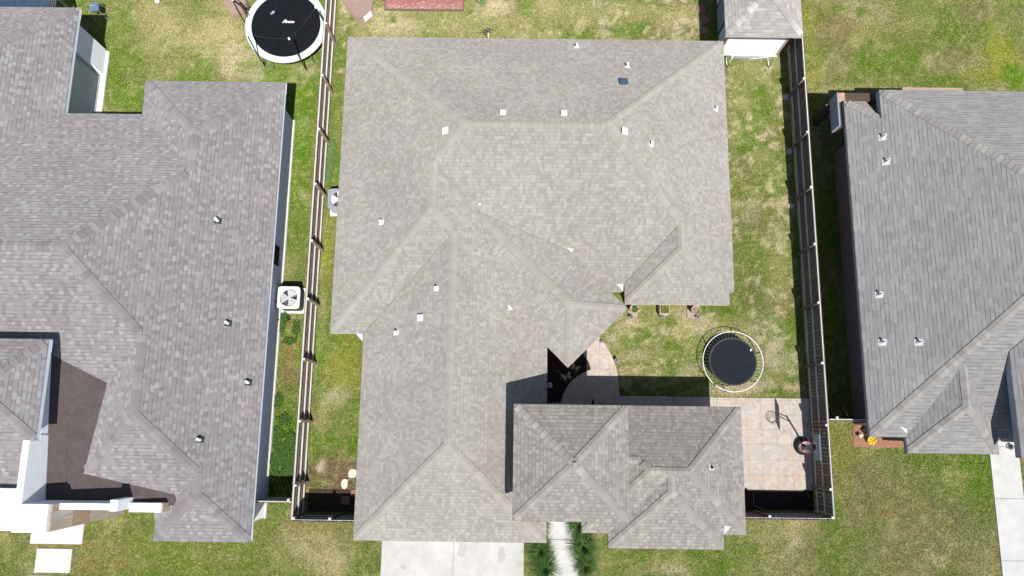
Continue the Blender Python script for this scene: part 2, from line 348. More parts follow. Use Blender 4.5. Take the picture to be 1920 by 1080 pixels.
# (u, v, ru, rv, colour, strength) in photo pixels on the ground: where the lawn is bare, dry or lush
SPOTS = [
 (400, 70, 110, 75, STRAW, .85), (430, 110, 70, 40, SAND, .45), (300, 40, 120, 60, STRAW, .35), (215, 100, 40, 90, GREEN, .8), (235, 185, 40, 30, LUSH, .7), (130, 15, 25, 25, LUSH, .8),
 (510, 130, 60, 25, LUSH, .6), (560, 100, 20, 20, LUSH, .5), (480, 140, 25, 12, SAND, .5), (575, 130, 14, 14, SAND, .5),
 (562, 250, 22, 120, LUSH, .75), (555, 420, 25, 70, GREEN, .8), (545, 380, 20, 50, LUSH, .5), (540, 500, 20, 20, STRAW, .3),
 (545, 660, 24, 60, RUST, .85), (540, 700, 22, 40, DIRT, .4), (525, 590, 20, 20, LUSH, .3), (525, 780, 25, 60, GREEN, .8), (535, 860, 30, 60, LUSH, .9),
 (628, 200, 12, 70, GREEN, .7), (620, 320, 14, 60, GREEN, .6), (612, 480, 14, 70, YEL, .8), (604, 600, 10, 60, STRAW, .4), (640, 690, 40, 60, YEL, .85), (640, 760, 35, 30, GREEN, .6),
 (605, 760, 14, 90, STRAW, .45), (628, 745, 25, 22, SAND, .45), (630, 830, 40, 18, LUSH, .5), (660, 840, 14, 22, LUSH, .8), (625, 880, 55, 42, DIRT, .95), (603, 875, 11, 15, SAND, .9), (655, 875, 14, 12, STRAW, .3), (660, 900, 20, 40, DIRT, .8), (560, 830, 12, 12, STRAW, .5),
 (700, 45, 60, 22, STRAW, .45), (900, 40, 220, 45, STRAW, .5), (1100, 20, 220, 30, STRAW, .55), (760, 55, 40, 18, SAND, .45), (930, 10, 22, 12, SAND, .6), (1150, 55, 60, 14, GREEN, .6), (1060, 40, 60, 16, OLIVE, .4), (738, 38, 6, 6, LUSH, .8), (840, 33, 5, 5, LUSH, .8), (880, 20, 6, 6, LUSH, .8), (870, 27, 4, 4, LUSH, .7), (1330, 65, 60, 10, GREEN, .3), (645, 20, 14, 40, STRAW, .5), (1250, 30, 40, 40, STRAW, .3),
 (1400, 140, 45, 35, STRAW, .35), (1390, 190, 12, 12, STRAW, .5), (1425, 170, 14, 14, LUSH, .6), (1420, 260, 30, 40, LUSH, .55), (1400, 280, 14, 10, LUSH, .6), (1450, 330, 25, 30, LUSH, .4), (1400, 330, 25, 25, OLIVE, .6), (1410, 390, 16, 25, SAND, .45), (1440, 420, 35, 40, OLIVE, .5), (1395, 460, 20, 25, GREEN, .6), (1460, 470, 25, 60, STRAW, .3), (1420, 530, 40, 40, GREEN, .5), (1465, 560, 20, 40, STRAW, .3), (1470, 620, 20, 30, LUSH, .5), (1455, 670, 18, 26, SAND, .5), (1480, 690, 16, 40, LUSH, .5), (1440, 720, 20, 10, SAND, .5),
 (1220, 650, 95, 50, STRAW, .5), (1190, 615, 30, 14, SAND, .4), (1300, 600, 40, 20, SAND, .45), (1250, 620, 40, 12, SAND, .35), (1225, 625, 30, 14, LUSH, .8), (1255, 650, 24, 12, LUSH, .8), (1180, 645, 20, 12, LUSH, .6), (1170, 700, 40, 20, OLIVE, .4), (1290, 620, 14, 14, YEL, .6), (1360, 600, 14, 10, YEL, .8), (1370, 610, 8, 20, LUSH, .6), (1280, 670, 20, 10, LUSH, .5), (1200, 670, 50, 14, SAND, .45), (1290, 700, 40, 14, SAND, .35), (1235, 635, 9, 6, SAND, .7), (1415, 600, 40, 40, GREEN, .6), (1390, 655, 80, 60, SAND, .25), (1360, 730, 60, 12, SAND, .6), (1230, 725, 50, 20, OLIVE, .3),
 (1600, 40, 100, 60, RUST, .25), (1620, 20, 40, 25, SAND, .25), (1700, 30, 50, 30, STRAW, .2), (1770, 120, 50, 40, OLIVE, .5), (1670, 130, 40, 40, GREEN, .7), (1670, 100, 12, 20, LUSH, .6), (1760, 150, 30, 14, LUSH, .3), (1890, 110, 40, 50, YEL, .8), (1900, 140, 25, 25, LUSH, .9), (1840, 140, 40, 15, YEL, .6), (1900, 60, 20, 40, LUSH, .4), (1575, 17, 30, 8, LUSH, .5), (1620, 25, 14, 8, LUSH, .6),
 (1520, 80, 14, 80, YEL, .5), (1530, 480, 14, 260, YEL, .35), (1545, 600, 12, 120, LUSH, .5),
 (1570, 860, 25, 60, YEL, .55), (1590, 850, 30, 20, RUST, .3), (1690, 850, 50, 20, LUSH, .55), (1720, 860, 60, 20, GREEN, .6), (1840, 880, 60, 35, LUSH, .7), (1855, 900, 14, 80, LUSH, .4), (1660, 930, 90, 60, OLIVE, .5), (1700, 980, 160, 60, OLIVE, .35), (1670, 965, 25, 20, RUST, .7), (1470, 1000, 60, 30, STRAW, .6), (1470, 1060, 70, 25, STRAW, .45), (1490, 1010, 20, 30, SAND, .35), (1680, 1040, 120, 40, OLIVE, .5), (1560, 1050, 60, 40, GREEN, .5), (1250, 1060, 60, 18, STRAW, .5), (1260, 1065, 30, 12, SAND, .5), (1120, 1000, 20, 30, STRAW, .6), (1130, 1050, 30, 40, STRAW, .3), (1180, 1040, 40, 12, GREEN, .4), (1330, 1045, 60, 12, GREEN, .4),
 (600, 1030, 60, 40, STRAW, .7), (615, 1060, 40, 25, STRAW, .5), (580, 990, 80, 10, RUST, .35), (510, 985, 30, 25, GREEN, .6), (660, 1010, 30, 20, GREEN, .5), (700, 1020, 20, 50, OLIVE, .3), (530, 1060, 50, 30, GREEN, .3), (260, 1040, 130, 50, GREEN, .35), (340, 1030, 120, 40, YEL, .25), (190, 1000, 30, 20, RUST, .3), (30, 1050, 50, 40, GREEN, .5), (1005, 1040, 12, 50, STRAW, .6), (1000, 1000, 15, 20, RUST, .5),
 (170, 1060, 60, 12, RUST, .4), (110, 1020, 70, 5, RUST, .6),
]
SP = []
for (u, v, ru, rv, c, k) in SPOTS:
    p = at(u, v); SP.append((p.x, p.y, ru/44., rv/42., c, k))
def lawn(x, y):
    """albedo of the lawn at ground points x, y (arrays)"""
    n1 = fbm(x, y, 2.6, 1); n2 = fbm(x, y, .9, 5, 3); n3 = fbm(x, y, .35, 9, 3); n4 = fbm(x, y, .16, 13, 2)
    dry = np.clip((n1-.5)*1.6+(n2-.5)*1.3+.26, 0, 1)[..., None]
    c = GREEN*(1-dry)+OLIVE*dry
    g2 = np.clip((fbm(x, y, 1.7, 21)-.56)*5, 0, 1)[..., None]; c = c*(1-g2*.65)+LUSH*g2*.65
    s2 = np.clip((fbm(x, y, 1.1, 31)-.55)*5, 0, 1)[..., None]; c = c*(1-s2*.45)+STRAW*s2*.45
    wob = (fbm(x, y, 1.2, 41, 4)-.5)*2.0
    for (px, py, rx, ry, sc, k) in SP:
        d = np.sqrt(((x-px)/rx)**2+((y-py)/ry)**2)+wob*.9+(n3-.5)*1.2+(n4-.5)*.8
        f = np.clip((1.4-d)/.95, 0, 1); f = (f*f*(3-2*f)*k)[..., None]
        c = c*(1-f)+sc*f
    # patchy worn turf inside the middle lot
    inner = ((x > 3.5) & (x < 12.3) & (y > 1.3) & (y < 16.5)) | ((x > -8.3) & (x < 8.6) & (y > 15.8))
    bare = np.clip((n2*.35+n3*.35+n4*.3-.535)*11, 0, 1)*inner*.5; bare = bare[..., None]; c = c*(1-bare)+SAND*bare
    fl = np.clip((n4*.6+n3*.4-.57)*9, 0, 1)[..., None]*.25; c = c*(1-fl)+STRAW*fl; return c*(.74+.3*n3[..., None]+.24*n4[..., None])

# ------------------------------------------------------------------ ground
def ground():
    xs = np.concatenate([[-400, -150, -70, -40, -31], np.arange(-28, 28.01, .11), [31, 40, 70, 150, 400]])
    ys = np.concatenate([[-400, -150, -70, -35, -14], np.arange(-9, 24.01, .11), [27, 35, 70, 150, 400]])
    X, Y = np.meshgrid(xs, ys); ny, nx = X.shape
    Z = (fbm(X, Y, 3., 77)-.5)*.03; Z[(abs(X) > 30) | (abs(Y) > 25)] = 0
    co = np.stack([X, Y, Z-.012], -1).reshape(-1, 3)
    i = np.arange(nx*ny).reshape(ny, nx)
    q = np.stack([i[:-1, :-1], i[:-1, 1:], i[1:, 1:], i[1:, :-1]], -1).reshape(-1, 4)
    me = bpy.data.meshes.new('ground'); me.vertices.add(len(co)); me.vertices.foreach_set('co', co.ravel())
    me.loops.add(q.size); me.loops.foreach_set('vertex_index', q.ravel()); me.polygons.add(len(q))
    me.polygons.foreach_set('loop_start', np.arange(0, q.size, 4)); me.update(calc_edges=True)
    c = lawn(X, Y).reshape(-1, 3); a = me.color_attributes.new('lawn', 'FLOAT_COLOR', 'POINT')
    a.data.foreach_set('color', np.concatenate([c, np.ones((len(c), 1))], 1).ravel().astype(np.float32))
    m = NT('lawn_ground'); at_ = m.n('ShaderNodeAttribute', attribute_name='lawn'); co_ = m.coord()
    f = m.noise(34, 3, co_, .7); g = m.noise(11, 4, co_, .7)
    cc = m.mix(1., at_.outputs[0], m.ramp(f, [(.34, (.38,)*3), (.5, (.95,)*3), (.66, (1.7,)*3)]), 'MULTIPLY')
    cc = m.mix(1., cc, m.ramp(g, [(.3, (.72, .75, .7)), (.7, (1.25, 1.2, 1.3))]), 'MULTIPLY')
    p1 = m.ramp(m.noise(5.5, 7, co_, .72), [(.54, (0, 0, 0)), (.60, (1, 1, 1))]); p2 = m.ramp(m.noise(4.1, 7, co_, .72), [(.40, (1, 1, 1)), (.46, (0, 0, 0))])
    cc = m.mix(m.math('MULTIPLY', p1, .38), cc, tuple(STRAW)); cc = m.mix(m.math('MULTIPLY', p2, .38), cc, tuple(LUSH*.9))
    m.col(cc); m.b.inputs['Roughness'].default_value = 1; m.b.inputs['Specular IOR Level'].default_value = .05
    m.bump(f, .8, .03)
    me.materials.append(m.mat)
    o = bpy.data.objects.new('ground', me); COL.objects.link(o); tag(o, kind='structure')
ground()

# ------------------------------------------------------------------ paving
def slabs(name, polys, m, top=.035, label=None, cat=None, kind='structure', bevel=.006):
    b = MB()
    for p in polys: b.prism(p, -.08, top)
    o = b.build(name, m, bevel=bevel); tag(o, label, cat, kind=kind); return o
R_ = lambda x0, y0, x1, y1: [(x0, y0), (x1, y0), (x1, y1), (x0, y1)]
def drive_mat():
    m = NT('driveway_concrete'); co = m.coord()
    c = m.ramp(m.noise(1.1, 6, co, .65), [(.3, (.56, .55, .53)), (.7, (.65, .64, .625))])
    for (cx, cy, rx, ry) in ((-1.95, -4.9, .28, .5), (-.35, -5.1, .25, .5), (-4.3, -5.6, .2, .15)):
        sp = m.n('ShaderNodeSeparateXYZ'); m.t.links.new(co, sp.inputs[0])
        dx = m.math('POWER', m.math('ABSOLUTE', m.math('DIVIDE', m.math('SUBTRACT', sp.outputs[0], cx), rx)), 2.)
        dy = m.math('POWER', m.math('ABSOLUTE', m.math('DIVIDE', m.math('SUBTRACT', sp.outputs[1], cy), ry)), 2.)
        d = m.math('ADD', m.math('SQRT', m.math('ADD', dx, dy)), m.noise(7, 3, co))
        c = m.mix(m.math('MULTIPLY', m.math('LESS_THAN', d, 1.1), .26), c, (.28, .28, .28))
    st = m.ramp(m.noise(.9, 8, co, .75), [(.35, (.86, .85, .83)), (.6, (1.03,)*3)]); c = m.mix(1., c, st, 'MULTIPLY')
    m.col(c); m.bump(m.noise(60, 2, co), .15, .004); return m.mat
M['drive'] = drive_mat()
slabs('driveway', [R_(-5.2, -16, -2.31, -4.0), R_(-2.295, -16, .54, -4.0)], M['drive'])
slabs('walkway', [R_(1.5, -4.45, 2.62, 1.0), R_(1.56, -16, 2.74, -4.465)], M['concrete_w'], .032)
slabs('side_walkway', [R_(19.78, y0+.012, 20.98, y1) for y0, y1 in ((-.55, .3), (-2.63, -.55), (-5.05, -2.63), (-7.5, -5.05), (-16, -7.5))], M['white'] and M['concrete_w'], .035)
slabs('patio', [R_(8.45, -2.4, 12.46, 1.32), R_(4.50, .38, 8.44, 1.33)], M['stamped'], .03)
arc = [(4.49, .38), (4.49, 1.34), (4.47, 1.9), (4.40, 2.4), (4.24, 2.92), (3.98, 3.4), (3.62, 3.85), (3.2, 4.25), (2.5, 3.55), (3.02, 3.02), (3.22, 2.72), (3.30, 2.42),
       (3.02, 2.3), (2.72, 2.12), (2.45, 1.90), (2.27, 1.65), (2.12, 1.35), (2.02, .97), (1.98, .38)]
slabs('garden_path', [arc], M['stamped'], .03)
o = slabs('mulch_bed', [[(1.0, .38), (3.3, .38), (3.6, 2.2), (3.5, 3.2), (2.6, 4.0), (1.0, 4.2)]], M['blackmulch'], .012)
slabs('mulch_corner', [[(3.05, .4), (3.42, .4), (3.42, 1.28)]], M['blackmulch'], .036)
slabs('mulch_strip', [R_(8.3, -3.2, 12.36, -2.42)], M['blackmulch'], .01)
slabs('bare_soil', [R_(-8.3, -3.5, -5.4, -2.62)], M['soil'], .006)
slabs('flower_bed', [[(14.22, .25), (14.16, -.62), (15.2, -.66), (16.6, -.6), (16.6, -.1), (15.3, -.1), (15.3, .3)]], M['orangemulch'], .02)
slabs('flower_bed', [R_(21.02, -1.1, 21.7, .4)], M['orangemulch'], .02)
slabs('porch_slab', [R_(-19.44, -4.9, -17.34, -3.5)], M['concrete_w'], .05)
LABS = ['square white concrete stepping slab just below the porch slab of the left house', 'white concrete stepping slab cut by the bottom edge, below the square one at the left']
for (p, l) in (((-19.12, -6.0, -17.7, -5.08), LABS[0]), ((-19.3, -7.2, -17.5, -6.12), LABS[1])):
    b = MB(); b.prism(R_(*p), -.05, .045); tag(b.build('stepping_slab', M['concrete_w'], bevel=.01), l, 'stepping stone', 'square concrete stepping slabs by the porch')

# ------------------------------------------------------------------ roofs
def PL(z0, p, axis, sgn, at0):
    """plane rising from the eave at axis = at0 with pitch p in direction sgn: (a, b, c) of z = a x + b y + c"""
    a = p*sgn if axis == 'x' else 0; b = p*sgn if axis == 'y' else 0
    return (a, b, z0-p*sgn*at0)
def zz(P, x, y): return P[0]*x+P[1]*y+P[2]
def plane3(p, q, r):
    n = (Vector(q)-Vector(p)).cross(Vector(r)-Vector(p)); return (-n.x/n.z, -n.y/n.z, p[2]+(n.x*p[0]+n.y*p[1])/n.z)
def X3(P, Q, R):
    A = np.array([[P[0]-Q[0], P[1]-Q[1]], [P[0]-R[0], P[1]-R[1]]]); b = np.array([Q[2]-P[2], R[2]-P[2]])
    return tuple(np.linalg.solve(A, b))
def X2(P, Q, x=None, y=None):
    if x is not None: return (x, -((P[0]-Q[0])*x+P[2]-Q[2])/(P[1]-Q[1]))
    return (-((P[1]-Q[1])*y+P[2]-Q[2])/(P[0]-Q[0]), y)
def roof_faces(b, faces, dz=0):
    for P, pts in faces:
        s = sqrt(P[0]**2+P[1]**2)+1e-9; g = (P[0]/s, P[1]/s); e = (g[1], -g[0]); k = sqrt(1+s*s)
        vv = [(g[0]*x+g[1]*y)*k for x, y in pts]; v0 = min(vv)
        uv = [(e[0]*x+e[1]*y+37.7*abs(P[0])+11*P[1], v-v0+.0) for (x, y), v in zip(pts, vv)]
        b.face([(x, y, zz(P, x, y)+dz) for x, y in pts], uv)
class CAPS:
    def __init__(s): s.subs = []
    def build(s, name, m, parent):
        for q_ in s.subs: q_.build('ridge_cap', m, parent)
class FLASH(CAPS):
    def build(s, name, m, parent):
        for q_ in s.subs: q_.build('flashing', m, parent)
_capid = [0]
def caps(b, A, B, P, Q, w=.15, e=.2):
    """overlapping hip or ridge cap shingles from the low point A to the high point B between planes P and Q"""
    if isinstance(b, CAPS): n_ = MB(); n_.keepn = True; b.subs.append(n_); b = n_
    A = Vector((A[0], A[1])); B = Vector((B[0], B[1])); d = B-A; L = d.length; d.normalize(); n = Vector((-d.y, d.x))
    zP = lambda p: min(zz(P, *p), zz(Q, *p))
    if zP(B) > zP(A)+.1: A = A+d*(w*1.05); L -= w*1.05
    k = max(1, int(L/e)); st = L/k
    for i in range(k):
        a = A+d*(i*st-.01); c = A+d*((i+1)*st+.02)
        _capid[0] += 1; u = _capid[0]+.5
        lo, hi = .042, .022
        v = [(*(a-n*w), zP(a-n*w)+lo), (*a, zP(a)+lo), (*(a+n*w), zP(a+n*w)+lo), (*(c-n*w), zP(c-n*w)+hi), (*c, zP(c)+hi), (*(c+n*w), zP(c+n*w)+hi)]
        uv = [(u, .5)]*4
        b.face([v[0], v[1], v[4], v[3]], uv); b.face([v[1], v[2], v[5], v[4]], uv)
        b.face([(*(a-n*w), zP(a-n*w)), (*a, zP(a)), v[1], v[0]], uv); b.face([(*a, zP(a)), (*(a+n*w), zP(a+n*w)), v[2], v[1]], uv)
        for sgn, q0, q1 in ((-1, v[0], v[3]), (1, v[2], v[5])):
            g0 = a+n*w*sgn; g1 = c+n*w*sgn
            b.face([(*g0, zP(g0)), (*g1, zP(g1)), q1, q0], uv)
def fascia(b, pts, h=.19, t=.03, soffit=.45):
    """boards hanging from eave polyline pts (3D, building on the left of the direction of travel)"""
    for (p, q) in zip(pts[:-1], pts[1:]):
        p = Vector(p); q = Vector(q); d = (q-p); d.z = 0
        if d.length < 1e-3: continue
        d.normalize(); n = Vector((-d.y, d.x, 0))
        up = Vector((0, 0, -.004)); dn = Vector((0, 0, -h))
        o0, o1, i0, i1 = p+n*.006, q+n*.006, p+n*t, q+n*t
        b.face([o0+dn, o1+dn, o1+up, o0+up]); b.face([i1+dn, i0+dn, i0-Vector((0, 0, .01)), i1-Vector((0, 0, .01))])
        b.face([o0+dn, o1+dn, p*1+n*soffit+(q-p)+dn, p+n*soffit+dn])
def vent_pipe(P, p, parent, m, h=.3, r=.05, flash='vent', sz=.2, tilt=None):
    x, y = p[0], p[1]; z = zz(P, x, y); b = MB(); f = MB()
    b.tube([(x, y, z-.1), (x, y, z+h)], r, 12, caps=False); b.lathe([(r, 0), (r*.75, 0), (r*.75, -.15)], (x, y, z+h), 12); b.disc((x, y, z+h-.1), r*.8, 12)
    o = b.build('vent_pipe', m, parent, smooth=False)
    c = [(x-sz/2, y-sz/2), (x+sz/2, y-sz/2), (x+sz/2, y+sz/2), (x-sz/2, y+sz/2)]
    f.face([(a, b_, zz(P, a, b_)+.014) for a, b_ in c]); f.lathe([(r*2, .01), (r*1.25, .09)], (x, y, z), 14)
    f.build('flashing', M[flash], parent); return o
def box_vent(P, p, parent, m, sz=.3, h=.13):
    x, y = p[0], p[1]; b = MB(); s = sz/2
    lo = [(x-s, y-s), (x+s, y-s), (x+s, y+s), (x-s, y+s)]
    bt = [Vector((a, c, zz(P, a, c)+.01)) for a, c in lo]; tp = [v+Vector((0, 0, h)) for v in bt]
    b.face(tp)
    for i in range(4): b.face([bt[i], bt[(i+1) % 4], tp[(i+1) % 4], tp[i]])
    fl = [(x-s*1.35, y-s*1.35), (x+s*1.35, y-s*1.35), (x+s*1.35, y+s*1.35), (x-s*1.35, y+s*1.35)]
    o = b.build('roof_vent', m, parent, bevel=.015); return o
def onp(u, v, P):
    r = ray(u, v); t = (P[2]-H)/(r[2]-P[0]*r[0]-P[1]*r[1]); return (r[0]*t, r[1]*t)
def wall_ring(name, poly, h, m, parent, z0=-.05):
    b = MB(); n = len(poly); acc = 0
    for i in range(n):
        a = poly[i]; c = poly[(i+1) % n]; L = math.dist(a, c)
        b.face([(a[0], a[1], z0), (c[0], c[1], z0), (c[0], c[1], h), (a[0], a[1], h)], [(acc, z0), (acc+L, z0), (acc+L, h), (acc, h)]); acc += L
    return b.build(name, m, parent)
def window(parent, c, w_, h_, nrm, frame='white', glass='glass', name='window', rec=.02):
    """window centred at c on a wall facing nrm ('x+','x-','y+','y-')"""
    ax = nrm[0]; s = 1 if nrm[1] == '+' else -1
    def bx(b, a0, z0, a1, z1, d0, d1):
        if ax == 'x': b.box(min(c[0]+s*d0, c[0]+s*d1), c[1]+a0, c[2]+z0, max(c[0]+s*d0, c[0]+s*d1), c[1]+a1, c[2]+z1)
        else: b.box(c[0]+a0, min(c[1]+s*d0, c[1]+s*d1), c[2]+z0, c[0]+a1, max(c[1]+s*d0, c[1]+s*d1), c[2]+z1)
    b = MB(); W_, H_ = w_/2, h_/2; t = .09
    bx(b, -W_, -H_, -W_+t, H_, -.02, .045); bx(b, W_-t, -H_, W_, H_, -.02, .045); bx(b, -W_+t, -H_, W_-t, -H_+t, -.02, .05); bx(b, -W_+t, H_-t, W_-t, H_, -.02, .045); bx(b, -W_+t, -.02, W_-t, .02, -.01, .03)
    fr = b.build(name, M[frame], parent)
    g = MB(); bx(g, -W_+t, -H_+t, W_-t, -.02, -.01, .012); bx(g, -W_+t, .02, W_-t, H_-t, -.01, .014); g.build('pane', M[glass], fr)
    return fr

# ---- middle house
hm = thing('house', 'large middle house with pale beige-grey hip roofs and a diagonal entry roof', 'house', (0, 5, 0))
hm.location = (0, 0, 0)
pN = PL(2.75, .635, 'y', -1, 16.05); pW = PL(2.75, .635, 'x', 1, -7.13); pE = PL(2.75, .62, 'x', -1, 8.68); pS = PL(2.75, .607, 'y', 1, 5.28)
pS2 = PL(2.75, .60, 'y', 1, 3.48); gW = PL(2.75, .60, 'x', 1, -5.82); gE = PL(2.75, .60, 'x', -1, 1.33); gS = PL(2.75, .60, 'y', 1, -4.2)
bW = PL(2.91, .66, 'x', 1, 4.33); bS = PL(2.91, .68, 'y', 1, 4.77)
R1 = X3(pN, pS, pW); R2 = X3(pN, pS, pE); K1 = X3(pW, pS, gE); K2 = X3(pW, pS2, gE); G1 = X3(gW, gE, pS2); G2 = X3(gW, gE, gS)
Y1 = X3(pE, bW, pS); Y2 = X3(pE, bW, bS); V1 = (1.33, 5.28); Vb = X2(bW, pS, x=4.33)
A, B = (-7.13, 16.05), (8.68, 16.05)
faces = [(pN, [A, B, R2, R1][::-1]), (pE, [B, (8.68, 5.33), (8.42, 5.33), (8.42, 4.77), Y2, Y1, R2]), (pS, [R1, R2, Y1, Vb, (4.33, 5.28), V1, K1]),
         (pW, [A, R1, K1, K2, (-7.13, 3.48)]), (pS2, [K2, G1, (-5.82, 3.48), (-7.13, 3.48)]), (gE, [K1, V1, (1.33, -4.2), G2, G1, K2]),
         (gW, [G1, G2, (-5.82, -4.2), (-5.82, 3.48)]), (gS, [G2, (1.33, -4.2), (-5.82, -4.2)]),
         (bW, [Y1, Y2, (4.33, 4.77), Vb]), (bS, [Y2, (8.42, 4.77), (4.33, 4.77)])]
b = MB(); b.keepn = True; roof_faces(b, faces); roof_m = b.build('roof', M['sh_c'], hm)
c = CAPS()
for a_, b_, P, Q in ((A, R1, pN, pW), (B, R2, pN, pE), (R1, R2, pN, pS), (K1, R1, pW, pS), (K2, K1, pW, gE), ((-7.13, 3.48), K2, pW, pS2), (G1, K2, pS2, gE), (G2, G1, gW, gE),
                     ((-5.82, -4.2), G2, gW, gS), ((1.33, -4.2), G2, gE, gS), (Y1, R2, pE, pS), (Y2, Y1, pE, bW), ((8.42, 4.77), Y2, pE, bS), ((4.33, 4.77), Y2, bW, bS)):
    caps(c, a_, b_, P, Q, .14)
c.build('ridge_caps', M['cap_c'], roof_m)
f = MB(); e3 = lambda P, pts: [(x, y, zz(P, x, y)) for x, y in pts]
fascia(f, [(-7.13, 3.48, 2.75), (-5.82, 3.48, 2.75), (-5.82, -4.2, 2.75), (1.33, -4.2, 2.75), (1.33, 5.28, 2.75), (4.3, 5.28, 2.75)])
fascia(f, [(4.33, 5.28, 2.91), (4.33, 4.77, 2.91), (8.42, 4.77, 2.91), (8.42, 5.33, 2.91)]); fascia(f, [(8.42, 5.33, 2.75), (8.68, 5.33, 2.75), (8.68, 16.05, 2.75), (-7.13, 16.05, 2.75), (-7.13, 3.48, 2.75)])
f.build('fascia', M['fascia_c'], hm)
# diagonal entry roof
ER = Matrix.Rotation(radians(-45), 2)   # local +x runs to the south-east
def ex(s, t):                            # s along the ridge towards the SE, t to its left (NE)
    d = Vector((1, -1))/sqrt(2); n = Vector((1, 1))/sqrt(2); o = Vector((3.27, 3.27)); r = o+d*s+n*t; return (r.x, r.y)
EW, EZ, EP = 1.6, 3.6, .5
q = lambda s, t, z: (*ex(s, t), z)
eNE = plane3(q(0, EW, EZ), q(-2, EW, EZ), q(-2, 0, EZ+EP*EW)); eSW = plane3(q(0, -EW, EZ), q(-2, -EW, EZ), q(-2, 0, EZ+EP*EW)); eSE = plane3(q(-.09, -EW, EZ), q(-.09, EW, EZ), q(-.09-EW, 0, EZ+EP*EW))
ap = ex(-.09-EW, 0); ec1 = ex(-.09, EW); ec2 = ex(-.09, -EW); far = ex(-7.0, 0)
b = MB(); b.keepn = True
def blg(P, pts): return (P, pts)
roof_faces(b, [(eNE, [ec1, ap, ex(-6.72, 0), ex(-6.0, EW*.42), ex(-3.2, EW)]), (eSW, [ec2, ex(-3.1, -EW), ex(-6.0, -EW*.42), ex(-6.72, 0), ap]), (eSE, [ec2, ec1, ap][::1])])
er = b.build('entry_roof', M['sh_c'], hm)
c = CAPS(); caps(c, ec1, ap, eNE, eSE, .14); caps(c, ec2, ap, eSW, eSE, .14); caps(c, ap, ex(-6.55, 0), eNE, eSW, .14); c.build('ridge_caps', M['cap_c'], er)
f = MB(); fascia(f, [q(-3.2, -EW, EZ), q(-.09, -EW, EZ), q(-.09, EW, EZ), q(-3.3, EW, EZ)], .2); f.build('fascia', M['fascia_c'], er)
wall_ring('entry_wall', [ex(-1.3, -1.2), ex(-1.3, 1.2), ex(-3.2, 1.2), ex(-3.2, -1.2)], 3.5, M['stucco_b'], hm)
wall_ring('wall', [(-6.65, 3.95), (-5.35, 3.95), (-5.35, -3.7), (.88, -3.7), (.88, 5.8), (4.75, 5.8), (4.75, 5.25), (7.97, 5.25), (7.97, 5.8), (8.2, 5.8), (8.2, 15.55), (-6.65, 15.55)], 2.8, M['stucco_b'], hm)
door = MB(); dp = [q(-1.285, .5, 0), q(-1.285, -.5, 0), q(-1.285, -.5, 2.1), q(-1.285, .5, 2.1)]; door.face(dp); door.build('front_door', M['brownplastic'], hm)
for (x, w_) in ((5.6, 1.0), (7.0, 1.0)): window(hm, (x, 5.25, 1.5), w_, 1.4, 'y-')
for (y_, w_) in ((7.5, 1.2), (10.5, 1.2), (13.5, .9)): window(hm, (8.2, y_, 1.5), w_, 1.3, 'x+')
for (y_, w_) in ((6.0, .9), (12.5, 1.2), (14.3, .9)): window(hm, (-6.65, y_, 1.5), w_, 1.3, 'x-')
window(hm, (.88, -1.5, 1.5), 1.0, 1.2, 'x+')
gd = MB(); gd.box(-4.75, -3.76, 0, .1, -3.7, 2.2)
for k in range(1, 4): gd.box(-4.75, -3.772, k*.55-.01, .1, -3.762, k*.55+.01)
gd.build('garage_door', M['white'], hm)
for (u, v, P) in ((1081, 88, pN), (1176, 125, pN), (1342, 205, pE), (1221, 271, pE), (715, 417, pW), (818, 541, gW), (743, 624, gW)):
    vent_pipe(P, onp(u, v, P), roof_m, M['white'], .26, .045)
for (u, v, P, m_) in ((943, 212, pN, 'vent'), (1057, 213, pN, 'vent'), (835, 246, pW, 'vent'), (1171, 247, pE, 'vent'), (1169, 154, pN, 'navy'), (788, 596, gW, 'vent')):
    box_vent(P, onp(u, v, P), roof_m, M[m_], .24 if m_ == 'vent' else .32)
fl = FLASH()   # bright metal flashings at the roof junctions
def tri(b, pts, P, dz=.02):
    n_ = MB(); b.subs.append(n_); n_.face([(x, y, zz(P, x, y)+dz) for x, y in pts])
tri(fl, [onp(1156, 533, pS), onp(1168, 533, pS), onp(1168, 546, pS)], pS, .03)
tri(fl, [onp(953, 571, gE), onp(962, 580, gE), onp(954, 583, gE)], gE, .04); tri(fl, [onp(896, 382, pS), onp(902, 382, pS), onp(900, 386, pS)], pS, .05)
tri(fl, [onp(1063, 466, pS), onp(1076, 467, pS), onp(1071, 472, pS)], pS, .03)
tri(fl, [onp(668, 626, gW), onp(680, 626, gW), onp(680, 640, gW)], gW, .02)
fl.build('flashing', M['fascia_w'], roof_m)

def valley(parent, A, B, P, Q, w=.018):
    A = Vector(A); B = Vector(B); d = (B-A).normalized(); n = Vector((-d.y, d.x))*w; z = lambda p: max(zz(P, *p), zz(Q, *p))+.012
    b = MB(); b.keepn = True; b.face([(*(p+n*s_), z(p)) for p, s_ in ((A, -1), (B, -1), (B, 1), (A, 1))]); return b.build('valley_cut', M['valley'], parent)
M['valley'] = mat('asphalt_cut_edge', (.21, .20, .185), .95, .2, 9)
PZ = (0, 0, EZ)
valley(roof_m, X3(eNE, eSW, pS), X3(eNE, pS, PZ), eNE, pS, .009); valley(roof_m, X3(eNE, eSW, gE), X3(eSW, gE, PZ), eSW, gE, .007); valley(roof_m, Y1, Vb, bW, pS, .016); valley(roof_m, K1, X3(pS, gE, eNE), pS, gE, .008)
valley(roof_m, G1, (-5.82, 3.48), gW, pS2, .008)

